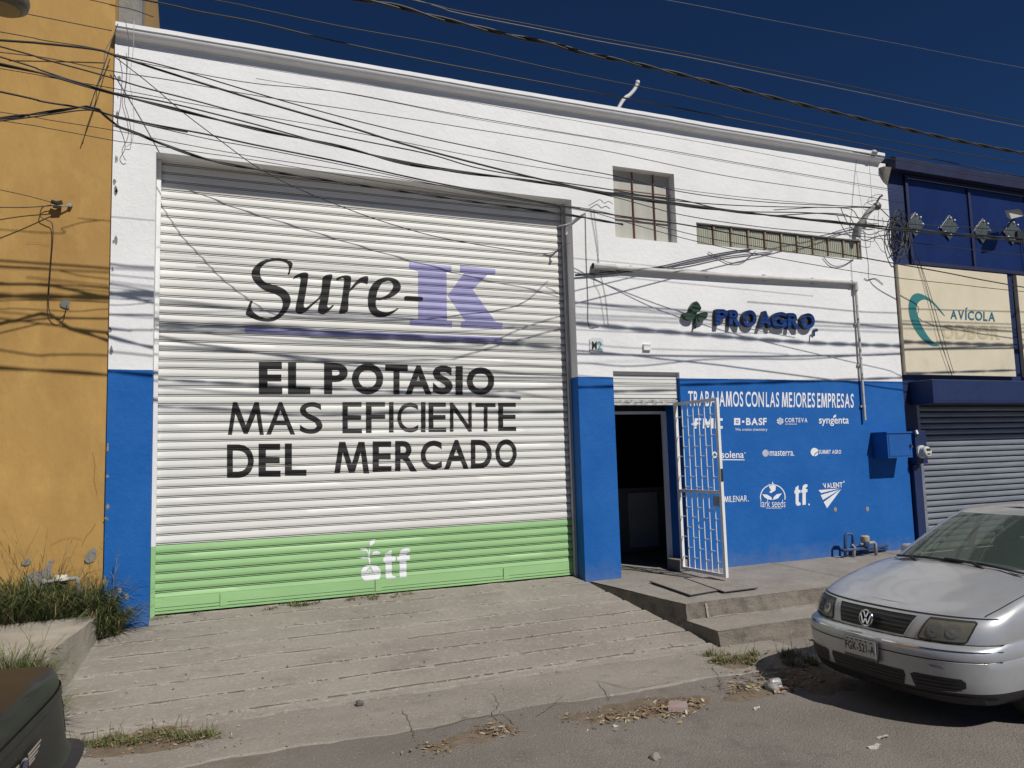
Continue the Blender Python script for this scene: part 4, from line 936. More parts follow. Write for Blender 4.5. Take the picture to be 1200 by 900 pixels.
cable('thin sky cable passing just behind the bent roof pipe', [(240, -2), (300, 10), (400, 31), (533, 55), (667, 85), (800, 112), (930, 142), (1060, 168), (1202, 192)], 1.9, .0075, group=SKYG)
cable('thick sky cable just above the cornice', [(160, -2), (230, 13), (300, 26), (400, 50), (500, 71), (600, 90), (733, 115), (800, 128), (930, 153), (1040, 175), (1202, 208)], 1.8, .0105, group=SKYG)
cable('faint hair thin cable crossing the top right of the sky', [(770, -2), (900, 23), (1040, 49), (1202, 80)], 3.0, .003, cable_grey, group=SKYG)
cable('thin cable from the corner lamp to the left end of the cornice', [(20, 14), (75, 25), (131, 36)], [.3, .2], .006)
cable('thin cable passing over the top of the ochre wall', [(98, -2), (130, 6), (155, 11), (180, 20)], [1.6, 1.4], .005, ext=True)
cable('hair thin cable high on the ochre wall merging into the thick bundle', [(-2, 37), (50, 47), (112, 57), (160, 72), (230, 86), (300, 98), (400, 108), (520, 131), (640, 152), (760, 172), (900, 197), (1045, 222)], 1.5, .004)
cable('thick black cable bundle, topmost on the ochre wall', [(-2, 47), (50, 51), (112, 58), (135, 65), (200, 86), (300, 117), (400, 146), (467, 167), (533, 185), (600, 202), (660, 216), (718, 227), (793, 238), (907, 253), (1003, 264), (1043, 269), (1140, 278), (1202, 283)], [1.6, 1.6, 1.5, 1.4], .0125)
cable('medium cable leaving the thick bundle and running above it', [(112, 58), (135, 64), (200, 79), (300, 109), (400, 137), (500, 161), (600, 182), (660, 195), (720, 206), (800, 225), (900, 237), (1030, 243)], [1.6, 1.55, 1.4, .25], .007)
cable('sagging cable second below the thick bundle on the ochre wall', [(-2, 54), (50, 69), (120, 88), (170, 103), (225, 117), (300, 137), (400, 160), (500, 180), (560, 197), (640, 211), (720, 223), (790, 235), (870, 241), (960, 243), (1020, 243)], [1.75, 1.7, 1.4, .25], .008)
cable('thin cable crossing the sagging one near the house edge', [(-2, 61), (60, 69), (135, 84), (200, 94), (300, 112), (420, 130), (560, 152), (700, 175), (850, 206), (1000, 228), (1060, 238)], 1.7, .004)
cable('medium cable third below the thick bundle on the ochre wall', [(-2, 66), (50, 83), (110, 103), (135, 109), (200, 121), (300, 146), (400, 173), (500, 194), (600, 209), (700, 224), (790, 233), (860, 247), (960, 250), (1060, 262), (1130, 266), (1202, 271)], [1.9, 1.8, 1.6, 1.5], .008)
cable('thick pair of cables fourth below the top bundle on the ochre wall', [(-2, 75), (60, 89), (100, 100), (135, 110), (190, 124), (300, 151), (400, 172), (467, 190), (533, 201), (600, 209), (660, 218), (720, 229), (793, 240), (880, 250), (1000, 262), (1080, 270), (1202, 280)], [2.0, 1.9, 1.8, 1.7], .0095, twist=1.4)
cable('hair thin cable between the pair and the thick knot', [(-2, 80), (60, 91), (135, 104), (260, 128), (400, 152), (560, 184), (700, 207), (860, 230), (1045, 246)], 1.4, .0035)
cable('thick cable running into the knot on the ochre wall', [(-2, 107), (50, 119), (100, 127), (135, 136), (180, 146), (240, 157), (300, 170), (400, 190), (500, 212), (580, 227), (653, 240), (720, 252), (800, 263), (900, 282), (1000, 300), (1100, 318), (1202, 337)], [1.6, 1.45, 1.35, 1.3, 1.3, 1.4], .0105)
cable('thin cable just under the thick one, ending right of the vent strip', [(135, 138), (240, 162), (300, 173), (400, 193), (500, 214), (600, 233), (690, 245), (760, 262), (830, 279), (900, 291), (1000, 306)], [.06, .35, .62, .9], .006)
cable('slack cable rising to the knot, then running on under the shutter lintel', [(-2, 139), (30, 135), (60, 131), (92, 126), (103, 125), (120, 131), (133, 145), (160, 156), (190, 169), (215, 178), (260, 191), (350, 206), (450, 221), (560, 237), (655, 250), (730, 263)], 1.45, .0095, twist=.8)
cable('second slack cable at the knot, joining the thick pair on the white wall', [(-2, 142), (60, 134), (105, 129), (135, 137), (170, 146), (220, 155)], 1.5, .007)
cable('hair thin cable low on the ochre wall below the knot', [(-2, 131), (60, 141), (135, 153), (200, 166), (300, 184), (420, 202), (560, 225), (700, 250)], [1.3, 1.2, 1.0], .0035)
cable('lowest hair thin sagging cable on the ochre wall', [(-2, 141), (60, 151), (135, 165), (170, 169), (230, 178), (300, 188), (440, 212), (600, 236), (680, 244)], [1.3, 1.2, .9], .0035)
cable('steep thin cable falling diagonally from the house edge across the shutter', [(134, 66), (175, 98), (215, 132), (260, 166), (300, 195), (345, 219), (400, 242), (450, 260), (510, 277), (580, 290), (640, 297), (667, 285)], [.10, .55, .75, .5, .12], .006)
cable('thin cable crossing the sky panels of the navy shop just under the bundle', [(640, 214), (720, 231), (800, 252), (900, 267), (1000, 276), (1100, 288), (1202, 299)], [1.6, 1.6], .006)
cable('cable crossing low over the white wall below the vent strip and over the navy shop', [(690, 247), (760, 268), (830, 286), (930, 306), (1040, 324), (1120, 333), (1202, 342)], [.5, .9, 1.3], .006)
cable('hair thin pale cable, uppermost across the white wall below the cornice', [(137, 52), (300, 79), (420, 98), (560, 121), (700, 146), (840, 170), (1036, 207)], 1.2, .003, cable_grey)
cable('hair thin pale cable, second across the white wall below the cornice', [(300, 92), (420, 112), (560, 140), (700, 163), (840, 188), (1045, 224)], 1.2, .003, cable_grey)
cable('cable crossing the parapet of the navy shop', [(1000, 178), (1060, 189), (1130, 203), (1202, 213)], 1.6, .007, group=SKYG)
cable('cable leaving the mast insulator towards the right photo edge', [(1030, 243), (1052, 262), (1075, 268), (1140, 276), (1202, 285)], [.25, .8, 1.4], .009)
# tie wires and drops
def wire(label, px, D, r=.004, mat=None, cat='wire', group=None, name='loose_wire'): return cable(label, px, D, r, mat, group, 0, cat, 5, False, name)
wire('bundle of tie wires hanging the cables from the left end of the cornice', [(138, 28), (131, 48), (127, 62), (118, 90), (110, 112), (104, 128)], [.22, .26], .006)
wire('second tie wire slanting beside the bundle at the left end of the cornice', [(137, 36), (124, 58), (121, 78), (112, 104), (106, 126)], [.22, .24], .004, cable_grey)
wire('squiggly loose wire hanging down the left white pillar', [(147, 24), (151, 50), (149, 80), (147, 100), (143, 120), (149, 143), (150, 160), (143, 176), (146, 186), (148, 188)], [.24, .02], .0035, cable_grey)
wire('pale straight wire hanging beside the squiggly one', [(157, 24), (156, 60), (152, 92), (155, 115), (157, 140), (155, 165), (148, 172)], [.24, .02], .003, M('wire_pale', (.5, .5, .5), (.4, .4, .4), 9, .5))
wire('telephone wire at the ochre wall anchor looping down to the grey patch', [(60, 240), (50, 243), (47, 253), (55, 258), (61, 262), (62, 278), (60, 305), (57, 348), (58, 365), (64, 373), (70, 374), (76, 368), (78, 358)], .012, .0045)
wire('taut wire from the left photo edge to the ochre wall anchor', [(-2, 243), (30, 243), (62, 241)], [.22, .05], .006)
wire('thin wire from above to the ochre wall anchor', [(-2, 222), (30, 229), (64, 238)], [.2, .05], .004)
t = thing('cable_anchor', 'small black cable clamp on the ochre wall', 'clamp', fy(68, 241, .02)+Vector((0, -.03, -.02)))
m = MB(); m.tube([fy(60, 236, -.04), fy(66, 238, -.04), fy(73, 237, -.03)], .022, 6); m.tube([fy(62, 242, -.04), fy(72, 243, -.03)], .016, 6); m.build('clamp_body', steel_dark, t)
m = MB(); m.tube([fy(72, 242, -.03), fy(82, 241, .0)], .008, 6); m.lathe(fy(82.5, 241, .02), (0, -1, 0), [(0, .03), (.02, .03), (.02, -.01)], 8); m.build('hook', galv, t)
t = thing('wall_hook', 'pale hook with loose wire ends at the right edge of the shutter opening', 'hook', fy(686, 250, -.03))
m = MB(); m.tube(catmull([fy(685, 250, -.02), fy(676, 255, -.05), fy(668, 262, -.05), (fy(664, 266, -.03)), fy(663, 275, -.03), fy(665, 272, -.03)], 4), .011, 6); m.build('hook', galv, t)
m = MB(); m.tube(catmull([fy(655, 265, -.02), fy(667, 262, -.05), fy(680, 253, -.03), fy(686, 249, -.01)], 4), .007, 5); m.build('strap', galv, t)
wire('dark wire falling straight from the hook beside the shutter', [(686, 250), (687, 300), (689, 350), (690, 381), (702, 382.5)], .012, .005)
wire('first thin grey wire falling from the clamp near the window', [(692, 245), (698, 280), (704, 320), (710, 350), (713, 382)], .012, .003, cable_grey)
wire('second thin grey wire falling from the clamp, looping left', [(696, 245), (701, 290), (700, 310), (696, 330), (703, 345), (709, 382)], .012, .0025, cable_grey)
wire('short twisted wire ends on the clamp near the window', [(690, 241), (697, 237), (703, 234), (708, 238), (713, 236), (718, 239)], .05, .0055)
for lab, px in (('black cable drooping from the mast to the left', [(907, 246), (960, 243), (990, 244), (1000, 247), (1008, 258), (1020, 262), (1028, 262)]), ('black cable curling from the vent strip to the mast foot', [(975, 273), (995, 267), (1006, 266), (1012, 272), (1020, 275), (1035, 270), (1060, 268)]), ('black loop left of the mast', [(985, 243), (990, 255), (996, 265), (1004, 272), (1012, 274)]), ('thin ring of wire hooked round the mast top', [(1022, 240), (1017, 238), (1019, 232), (1028, 228), (1034, 228)]), ('square loop of wire with a fuse below the mast', [(1014, 274), (1014, 281), (1018, 283), (1023, 283), (1025, 281), (1025, 275)]), ('thin cable curving from the mast down to the navy corner', [(1028, 272), (1033, 279), (1038, 287), (1044, 290)]), ('wire drop beside the mast insulator', [(1030, 246), (1029, 258), (1031, 268), (1035, 262), (1034, 255)])):
    wire(lab, px, .07, .008 if 'black' in lab else .005, group='service wires round the mast')
wire('pair of slack black cables sweeping left under the vent strip', [(674, 323), (720, 320), (770, 313), (815, 303), (850, 296), (880, 292)], [.03, .02], .011)
wire('second slack black cable sweeping left under the vent strip', [(674, 322), (740, 316), (800, 311), (850, 301), (905, 295)], [.035, .02], .009)
wire('thin loop of cable hanging below the vent strip, left', [(830, 295), (842, 302), (856, 308), (870, 307), (880, 299), (886, 294)], .02, .006)
wire('thin loop of cable hanging below the vent strip, right', [(965, 301), (972, 309), (980, 312), (990, 310), (1001, 303)], .02, .007)
wire('crooked bare wire on the white wall by the conduit corner', [(1013, 326), (1017, 328), (1024, 326), (1029, 328), (1035, 333)], .012, .006)
wire('thin wire hanging from the cornice to the vent strip', [(1004, 186), (1001, 215), (998, 250), (996, 276), (999, 330)], .012, .003, cable_grey)
wire('thin wire hanging from the cornice lamp to the mast', [(1018, 181), (1020, 210), (1022, 238)], [.2, .15], .003, cable_grey)
# coil of spare cable on the navy corner
t = thing('cable_coil', 'tangled coil of spare black cable at the corner of the navy shop', 'cable coil', fy(1055, 300, -.08))
rnd = random.Random(4)
for k in range(7):
    cx_, cy_ = 1054+rnd.uniform(-3, 4), 274+rnd.uniform(-8, 14); a_, b_ = rnd.uniform(5, 10), rnd.uniform(14, 24)
    m = MB(); m.tube([fy(cx_+a_*math.cos(q), cy_+b_*math.sin(q), -.06-.01*k-.02*math.sin(q*2)) for q in [2*math.pi*i/24 for i in range(25)]], .007+.003*(k % 2), 6, cap=False); m.build('loop', cable_m, t, smooth=True, recalc=False)
m = MB(); m.tube(catmull([fy(1044, 300, -.02), fy(1046, 296, -.06), fy(1054, 290, -.08), fy(1062, 278, -.06), fy(1066, 268, -.05)], 4), .009, 6); m.build('tail', cable_m, t)
wire('pair of loose wires hanging across the cream sign, left strand', [(1066, 275), (1078, 310), (1092, 360), (1102, 400), (1116, 440)], .09, .0055)
wire('pair of loose wires hanging across the cream sign, right strand', [(1068, 280), (1084, 325), (1098, 370), (1110, 412), (1118, 438)], .09, .0045)
m = MB(); m.lathe(fy(1023, 177, -.1), (0, 0, -1), [(0, -.02), (.05, 0), (.075, .04), (.06, .05), (0, .05)], 12); o = m.build('cornice_lamp', M('lamp_pale', (.5, .48, .42), (.4, .38, .34), 8, .5), smooth=True); tag(o, 'tiny pale round lamp under the right end of the cornice', 'lamp')
# ------------------------------------------------------------------ weeds and litter
grass_g = M('grass_green', (.10, .135, .04), (.145, .165, .06), 3, .75); grass_d = M('grass_dry', (.27, .215, .10), (.19, .15, .07), 3, .85)
gm_dk = M('grass_deep', (.055, .085, .026), (.08, .105, .034), 3, .75)
def weeds(label, spots, rnd, lean=.5, stalks=0, dry=.25):
    mb = MB()
    def blade(p, h, w, mi, bend):
        a = rnd.uniform(0, 6.283); d = Vector((math.cos(a), math.sin(a), 0)); s = Vector((-d.y, d.x, 0))*w
        q1 = p+d*h*bend*.25+Vector((0, 0, h*.45)); q2 = p+d*h*bend*.7+Vector((0, 0, h*.8)); q3 = p+d*h*bend*1.15+Vector((0, 0, h*(1-bend*.25)))
        mb.add([p-s, p+s, q1+s*.8, q1-s*.8, q2+s*.5, q2-s*.5, q3], [(0, 1, 2, 3), (3, 2, 4, 5), (5, 4, 6)], mi)
    for (c, rx, ry, n, h) in spots:
        for _ in range(n):
            while True:
                a, b = rnd.uniform(-1, 1), rnd.uniform(-1, 1)
                if a*a+b*b < 1: break
            p = Vector(c)+Vector((a*rx, b*ry, -.01)); e = 1-.5*(a*a+b*b)
            mi = 1 if rnd.random() < dry else (2 if rnd.random() < .4 else 0)
            blade(p, h*e*rnd.uniform(.35, 1.1), rnd.uniform(.0026, .0062), mi, rnd.uniform(.1, lean*1.6))
        for _ in range(stalks):
            a, b = rnd.uniform(-1, 1), rnd.uniform(-.6, .6); p = Vector(c)+Vector((a*rx, b*ry, 0)); hh = h*rnd.uniform(1.1, 1.9)
            d = Vector((rnd.uniform(-.4, .4), rnd.uniform(-.4, .1), 0)); pts = [p+d*hh*t*t+Vector((0, 0, hh*t)) for t in (0, .33, .66, 1)]
            mb.tube(pts, [.0022, .002, .0016, .001], 3, 1, cap=False)
            for t in (.5, .62, .74, .86, .96):
                q = p+d*hh*t*t+Vector((0, 0, hh*t)); blade(q, hh*.22*(1.2-t), .0022, 1 if rnd.random() < .6 else 0, rnd.uniform(.5, 1.1))
    o = mb.build('weed_patch', [grass_g, grass_d, gm_dk], recalc=False)
    return tag(o, label, 'weeds', kind='stuff')
rg = random.Random(11)
sp = []
for i in range(34):
    x = lerp(-4.2, -.86, i/33); sp.append(((x+rg.uniform(-.05, .05), rg.uniform(-.12, -.02), .14), .17, .15, 430, rg.uniform(.40, .62)))
for k in range(5): sp.append(((rg.uniform(-.86, -.70), rg.uniform(-.22, -.06), -.04), .09, .08, 260, .44))
weeds('tall mixed green and dry weeds along the foot of the ochre wall', sp, rg, 1.0, 2, .15)
sp = [((rg.uniform(-3.2, -1.08), rg.uniform(-1.98, -1.80), -.16), .15, .13, 330, rg.uniform(.40, .56)) for _ in range(26)]+[((-1.02+rg.uniform(-.06, .06), rg.uniform(-2.1, -1.7), -.36), .09, .13, 200, .36) for _ in range(5)]
weeds('green weeds in front of the raised slab beside the dark car', sp, rg, .8, 1, .08)
sp = []
for i in range(26):
    u = lerp(80, 250, i/25); v = lerp(876, 862, i/25)+rg.uniform(-5, 5); sp.append((fz(u, v, -.44), .08, .06, 130, rg.uniform(.05, .11)))
weeds('low trampled grass strip in the gutter at lower left', sp, rg, .9, 2, .36)
sp = [(fz(rg.uniform(832, 888), rg.uniform(768, 780), -.44), .07, .06, 95, rg.uniform(.06, .12)) for _ in range(12)]+[(fz(rg.uniform(895, 960), rg.uniform(768, 782), -.45), .08, .06, 60, .14) for _ in range(7)]
weeds('small tuft of half dry grass at the end of the kerb', sp, rg, .8, 1, .42)
sp = []
for u0, u1, n in ((305, 372, 16), (408, 480, 16), (180, 200, 5), (215, 240, 3), (160, 178, 4)):
    for _ in range(n):
        u = rg.uniform(u0, u1); x = fy(u, 700, .2).x; sp.append(((x, rg.uniform(.10, .22), .0), .07, .035, 26, rg.uniform(.04, .09)))
weeds('scant grass growing along the foot of the roller shutter', sp, rg, .9, 0, .45)
leaf_a = M('leaf_tan', (.34, .26, .145), (.24, .175, .095), 8, .8); leaf_b = M('leaf_brown', (.14, .085, .05), (.20, .13, .08), 8, .8); leaf_c = M('leaf_pale', (.50, .45, .31), (.40, .34, .22), 8, .8)
def litter(label, spots, rnd, zf):
    mb = MB()
    for (u0, v0, su, sv, n, sz) in spots:
        for _ in range(n):
            u, v = rnd.gauss(u0, su), rnd.gauss(v0, sv); p = fz(u, v, -.44); p.z = zf(p)+rnd.uniform(.002, .03)
            a = rnd.uniform(0, 6.28); L = sz*rnd.uniform(.4, 1.5); w = L*rnd.uniform(.12, .4)
            d = Vector((math.cos(a), math.sin(a), rnd.uniform(-.25, .25))); s = Vector((-d.y, d.x, rnd.uniform(-.5, .5)))*w; c = Vector((0, 0, L*rnd.uniform(.05, .35)))
            mb.add([p-d*L, p-d*L*.3+s, p-d*L*.3-s-c*.0, p+d*L*.4+s*.8+c, p+d*L*.4-s*.8+c*.6, p+d*L+c*.5], [(0, 2, 1), (1, 2, 4, 3), (3, 4, 5)], rnd.choice((0, 0, 1, 1, 1, 2)))
    o = mb.build('dry_leaves', [leaf_a, leaf_b, leaf_c], recalc=False); return tag(o, label, 'dry leaves', kind='stuff')
zfl = lambda p: (surf_z(p.x, p.y) if p.y > -3.05 else -.452)
litter('dry leaves and husks gathered in the gutter', [(580, 858, 14, 4, 150, .026), (515, 878, 14, 4, 90, .024), (725, 840, 14, 4, 150, .026), (775, 832, 18, 5, 340, .026), (805, 826, 10, 4, 110, .028), (880, 808, 18, 4, 240, .024), (930, 795, 26, 8, 320, .032), (180, 872, 40, 6, 200, .018), (690, 845, 30, 7, 120, .016), (860, 778, 18, 5, 70, .02), (775, 832, 12, 4, 24, .05), (582, 857, 8, 3, 14, .05), (860, 775, 300, 30, 60, .012)], rg, zfl)
sc_m = [leaf_a, leaf_b, leaf_c, bare]
mb = MB()
for _ in range(420):
    u, v = rg.uniform(90, 1150), rg.uniform(720, 899); p = fz(u, v, -.44)
    if p.y > -2.2 or p.x > 5.05: continue
    p.z = zfl(p)+.004; L = rg.uniform(.004, .013); a = rg.uniform(0, 6.28); d = Vector((math.cos(a), math.sin(a), 0))*L; s = Vector((-d.y, d.x, 0))*rg.uniform(.3, .9)
    mb.add([p-d-s, p+d-s*.6, p+d*.8+s, p-d*.7+s*.8, p+Vector((0, 0, L*.7))], [(0, 1, 4), (1, 2, 4), (2, 3, 4), (3, 0, 4)], rg.choice((0, 1, 2, 3, 3)))
tag(mb.build('scattered_grit', sc_m, recalc=False), 'small stones and leaf scraps scattered over the street', 'grit', kind='stuff')
mb = MB()
for _ in range(150):
    x, y = rg.uniform(-.6, 4.8), rg.uniform(-2.1, .15)
    if rg.random() < .7: y = rg.choice(grooves)-.02+rg.gauss(0, .015)
    if y > .2 or x > drive_right(y)-.05: continue
    p = Vector((x, y, drive_z(y)+.012)); L = rg.uniform(.006, .018); a = rg.uniform(0, 6.28); d = Vector((math.cos(a), math.sin(a), 0))*L; s = Vector((-d.y, d.x, 0))*rg.uniform(.2, .6)
    mb.add([p-d-s, p+d-s*.6, p+d*.8+s, p-d*.7+s*.8, p+Vector((0, 0, L*.5))], [(0, 1, 4), (1, 2, 4), (2, 3, 4), (3, 0, 4)], rg.choice((0, 1, 1, 2, 3)))
tag(mb.build('driveway_scraps', sc_m, recalc=False), 'leaf scraps lying in the driveway grooves', 'leaf scraps', kind='stuff')
def stone(label, u, v, r, mat=None):
    p = fz(u, v, -.44); p.z = zfl(p); bm = bmesh.new(); bmesh.ops.create_icosphere(bm, subdivisions=2, radius=r)
    for q in bm.verts: q.co *= 1+.35*nz2(q.co.x*40+u, q.co.y*40+q.co.z*30, 1); q.co.z *= .7
    m = MB(); m.bm(bm, 0, Matrix.Translation(p+Vector((0, 0, r*.5)))); o = m.build('stone', mat or bare); return tag(o, label, 'stone')
stone('dark stone lying at the driveway toe', 421, 829, .035, M('stone_dark', (.09, .08, .075), (.15, .14, .13), 20, .9)); stone('grey stone lying on the road near the bottom edge', 768, 889, .042); 
stone('dark clod on the leaves beside the kerb end', 870, 805, .035, M('clod', (.06, .05, .045), (.09, .08, .07), 20, 1))
m = MB(); p = [fz(786, 829, -.40), fz(806, 828, -.40), fz(806, 836, -.44), fz(784, 836, -.44)]; m.prism([(q.x, q.y, z) for q, z in zip(p, (-.385, -.395, -.435, -.43))], (.0, .012, .035)); o = m.build('flat_carton', M('carton_pink', (.30, .185, .165), (.22, .21, .205), 7, .7)); tag(o, 'flattened pink and grey carton on the gutter leaves', 'carton')
bm = bmesh.new(); bmesh.ops.create_icosphere(bm, subdivisions=3, radius=.075)
for q in bm.verts: q.co *= 1+.5*nz2(q.co.x*18, q.co.y*18+q.co.z*25, 1); q.co.z *= .75
m = MB(); pp = fz(908, 808, -.44); m.bm(bm, 0, Matrix.Translation(Vector((pp.x, pp.y, -.405)))); o = m.build('plastic_bag', M('bag_plastic', (.28, .275, .265), (.26, .08, .07), 7, .35, contrast=(.52, .6))); tag(o, 'crumpled clear and red plastic bag at the car shadow edge', 'plastic bag')
for lab, u, v, sz in (('white crumpled paper scrap below the leaf heap', 721, 853, .04), ('white paper scrap right of the carton on bare road', 887, 832, .038), ('long pale husk on the road under the car', 1025, 878, .06), ('pale flat card lying right of the husk on the road', 1035, 866, .06)):
    m = MB(); p = fz(u, v, -.45); p.z = -.447; o_ = [(math.cos(q)*sz*rg.uniform(.6, 1.1), math.sin(q)*sz*.6*rg.uniform(.6, 1.1), rg.uniform(.0, .025)) for q in [k*.7 for k in range(9)]]
    for k in range(9): m.add([p+Vector(o_[k]), p+Vector(o_[(k+1) % 9]), p+Vector((0, 0, .022))], [(0, 1, 2)])
    tag(m.build('paper_scrap', M('paper', (.42, .40, .36), (.34, .32, .28), 9, .8), recalc=False), lab, 'paper scrap')
# ------------------------------------------------------------------ cars
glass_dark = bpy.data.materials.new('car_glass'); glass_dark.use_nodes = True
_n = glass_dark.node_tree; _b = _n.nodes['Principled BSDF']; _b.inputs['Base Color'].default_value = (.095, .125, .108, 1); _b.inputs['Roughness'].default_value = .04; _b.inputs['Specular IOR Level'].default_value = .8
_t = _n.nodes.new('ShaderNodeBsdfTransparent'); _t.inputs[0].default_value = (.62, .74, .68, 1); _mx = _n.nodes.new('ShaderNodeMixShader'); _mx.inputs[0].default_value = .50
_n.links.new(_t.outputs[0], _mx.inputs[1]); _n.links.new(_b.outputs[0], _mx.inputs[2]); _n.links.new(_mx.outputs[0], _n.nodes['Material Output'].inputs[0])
lens_m = bpy.data.materials.new('headlamp_lens'); lens_m.use_nodes = True
_n = lens_m.node_tree; _b = _n.nodes['Principled BSDF']; _b.inputs['Base Color'].default_value = (.22, .215, .19, 1); _b.inputs['Roughness'].default_value = .10; _b.inputs['Specular IOR Level'].default_value = .7
_t = _n.nodes.new('ShaderNodeBsdfTransparent'); _t.inputs[0].default_value = (.86, .84, .77, 1); _mx = _n.nodes.new('ShaderNodeMixShader'); _mx.inputs[0].default_value = .16
_n.links.new(_t.outputs[0], _mx.inputs[1]); _n.links.new(_b.outputs[0], _mx.inputs[2]); _n.links.new(_mx.outputs[0], _n.nodes['Material Output'].inputs[0])
silver = M('silver_paint', (.445, .455, .47), (.40, .41, .425), 2.0, .36, .0, 40, .38, .5, spots=[((.37, .365, .35), 3.5, .5, .8)], coat=.35)
darkpaint = M('dark_paint', (.010, .010, .0105), (.015, .0145, .0135), 2.0, .48, .0, 40, .0, .3, coat=.05, spots=[((.035, .03, .024), 3.0, .5, .8)])
trim_black = M('black_plastic', (.014, .014, .015), (.022, .022, .022), 8, .55, .1, 60)
gap_m = M('panel_gap', (.006, .006, .006), (.008, .008, .008), 8, .9)
chrome = M('chrome', (.75, .75, .76), (.68, .68, .69), 5, .10, 0, 40, 1.0)
rubber = M('tyre_rubber', (.018, .018, .018), (.03, .028, .026), 10, .85, .2, 60)
alloy = M('alloy_rim', (.45, .45, .46), (.38, .38, .39), 6, .3, 0, 40, .7)
refl = M('lamp_reflector', (.60, .60, .57), (.48, .48, .45), 6, .18, 0, 40, .75)
lampdark = M('lamp_bowl', (.30, .29, .26), (.20, .195, .175), 9, .35, 0, 40, .3)
red_lamp = M('tail_lamp', (.09, .006, .009), (.07, .005, .007), 5, .25, 0, 40, 0, .4, coat=.0)
cabin = M('cabin_dark', (.035, .037, .037), (.05, .052, .05), 6, .8)
seat_m = M('seat_cloth', (.10, .105, .105), (.075, .08, .08), 9, .9, .2, 60)
def sst(a, b, x): t = max(0, min(1, (x-a)/(b-a))); return t*t*(3-2*t)
LV0 = [  # z, front s, rear s, half width, front corner length, squareness, rise towards the doors
    (.165, .16, 4.22, .74, .62, 2.5, 0), (.185, .075, 4.30, .80, .52, 2.5, 0), (.215, .045, 4.33, .825, .66, 2.55, 0), (.27, .022, 4.355, .842, .66, 2.6, 0), (.35, .008, 4.37, .853, .66, 2.6, .01), (.43, .002, 4.378, .860, .66, 2.6, .02), (.485, .0, 4.38, .864, .66, 2.6, .03),
    (.490, .004, 4.376, .862, .66, 2.6, .03), (.498, .0, 4.38, .865, .66, 2.6, .03), (.545, .006, 4.375, .865, .66, 2.6, .035), (.572, .025, 4.355, .860, .66, 2.6, .04), (.588, .060, 4.31, .853, .66, 2.6, .045), (.594, .085, 4.255, .850, .655, 2.6, .045),
    (.610, .090, 4.235, .852, .65, 2.6, .05), (.660, .106, 4.222, .856, .65, 2.55, .07), (.710, .130, 4.215, .854, .65, 2.5, .095), (.748, .160, 4.205, .846, .64, 2.45, .115), (.772, .198, 4.19, .832, .63, 2.4, .13), (.788, .245, 4.165, .812, .62, 2.35, .142), (.798, .30, 4.13, .786, .60, 2.3, .152)]
LV = [(a, b, c, d, e*.79, f, g) for a, b, c, d, e, f, g in LV0]
RC, RN = .5, 2.7
NF, NS, NB = 26, 40, 16
def outline(l):
    z, sf, sr, Wd, Lf, n, rise = l; out = []
    for i in range(NF):
        t = (i/(NF))**1.0*math.pi/2; out.append((sf+Lf*(1-max(0, math.cos(t))**(2/n)), Wd*math.sin(t)**(2/n)*(.985)))
    s0, s1 = sf+Lf, sr-RC
    for i in range(NS+1):
        t = i/NS; s = lerp(s0, s1, t); out.append((s, Wd*(.985+.022*math.sin(math.pi*min(1, t*1.1)))))
    for i in range(1, NB+1):
        t = math.pi/2*(1-i/NB); out.append((sr-RC*(1-max(0, math.cos(t))**(2/RN)), Wd*(.985+.022*math.sin(math.pi))*max(0, math.sin(t))**(2/RN)))
    return [(s, y, z+rise*1.24*sst(.20, 1.35, s)) for s, y in out]
def deck_z(s, y, yi, zi):                        # crowned bonnet / boot lid across a half width yi
    q = min(1, abs(y)/max(.05, yi)); cr = .052*(1-q**2.2)
    cr += .012*sst(.66, .50, q)*sst(.2, .5, s)
    return zi+cr*sst(.20, .75, s)*(1 if s < 2 else .75)
def car_body(paint, parent):
    m = MB(); rows = [outline(l) for l in LV]; n = len(rows[0]); ring = 2*n-2
    for r in rows:
        full = r+[(s, -y, z) for s, y, z in reversed(r[1:-1])]
        m.v += [Vector(p) for p in full]
    for k in range(len(rows)-1):
        for i in range(ring): m.f.append((k*ring+i, k*ring+(i+1) % ring, (k+1)*ring+(i+1) % ring, (k+1)*ring+i)); m.m.append(1 if k < 3 else 0)
    # bottom
    m.f.append(tuple(range(ring))[::-1]); m.m.append(1)
    # decks
    top = rows[-1]; o = len(m.v); K = 24; idx = {}
    for i in range(n):
        s, yi, zi = top[i]
        for k in range(K+1):
            y = lerp(yi, -yi, k/K)
            if k == 0: idx[(i, k)] = (len(rows)-1)*ring+i
            elif k == K: idx[(i, k)] = (len(rows)-1)*ring+((ring-i) % ring)
            else: idx[(i, k)] = len(m.v); m.v.append(Vector((s, y, deck_z(s, y, yi, zi))))
    for i in range(n-1):
        sm = (top[i][0]+top[i+1][0])/2
        if 1.30 < sm < 3.45: continue
        for k in range(K):
            f = (idx[(i, k)], idx[(i, k+1)], idx[(i+1, k+1)], idx[(i+1, k)])
            u = []; [u.append(q) for q in f if q not in u]
            if len(u) > 2: m.f.append(tuple(u)); m.m.append(0)
    return m
GH = [  # greenhouse rings: z, front s, rear s, half width, front corner length
    (.955, 1.00, 3.86, .765, .46, 3.4), (.985, 1.045, 3.80, .755, .45, 3.4), (1.08, 1.21, 3.61, .722, .42, 3.4), (1.20, 1.42, 3.38, .675, .40, 3.4), (1.30, 1.62, 3.20, .628, .38, 3.4), (1.355, 1.74, 3.10, .594, .36, 3.3), (1.385, 1.82, 3.03, .560, .36, 3.2), (1.405, 1.93, 2.93, .50, .36, 3.0)]
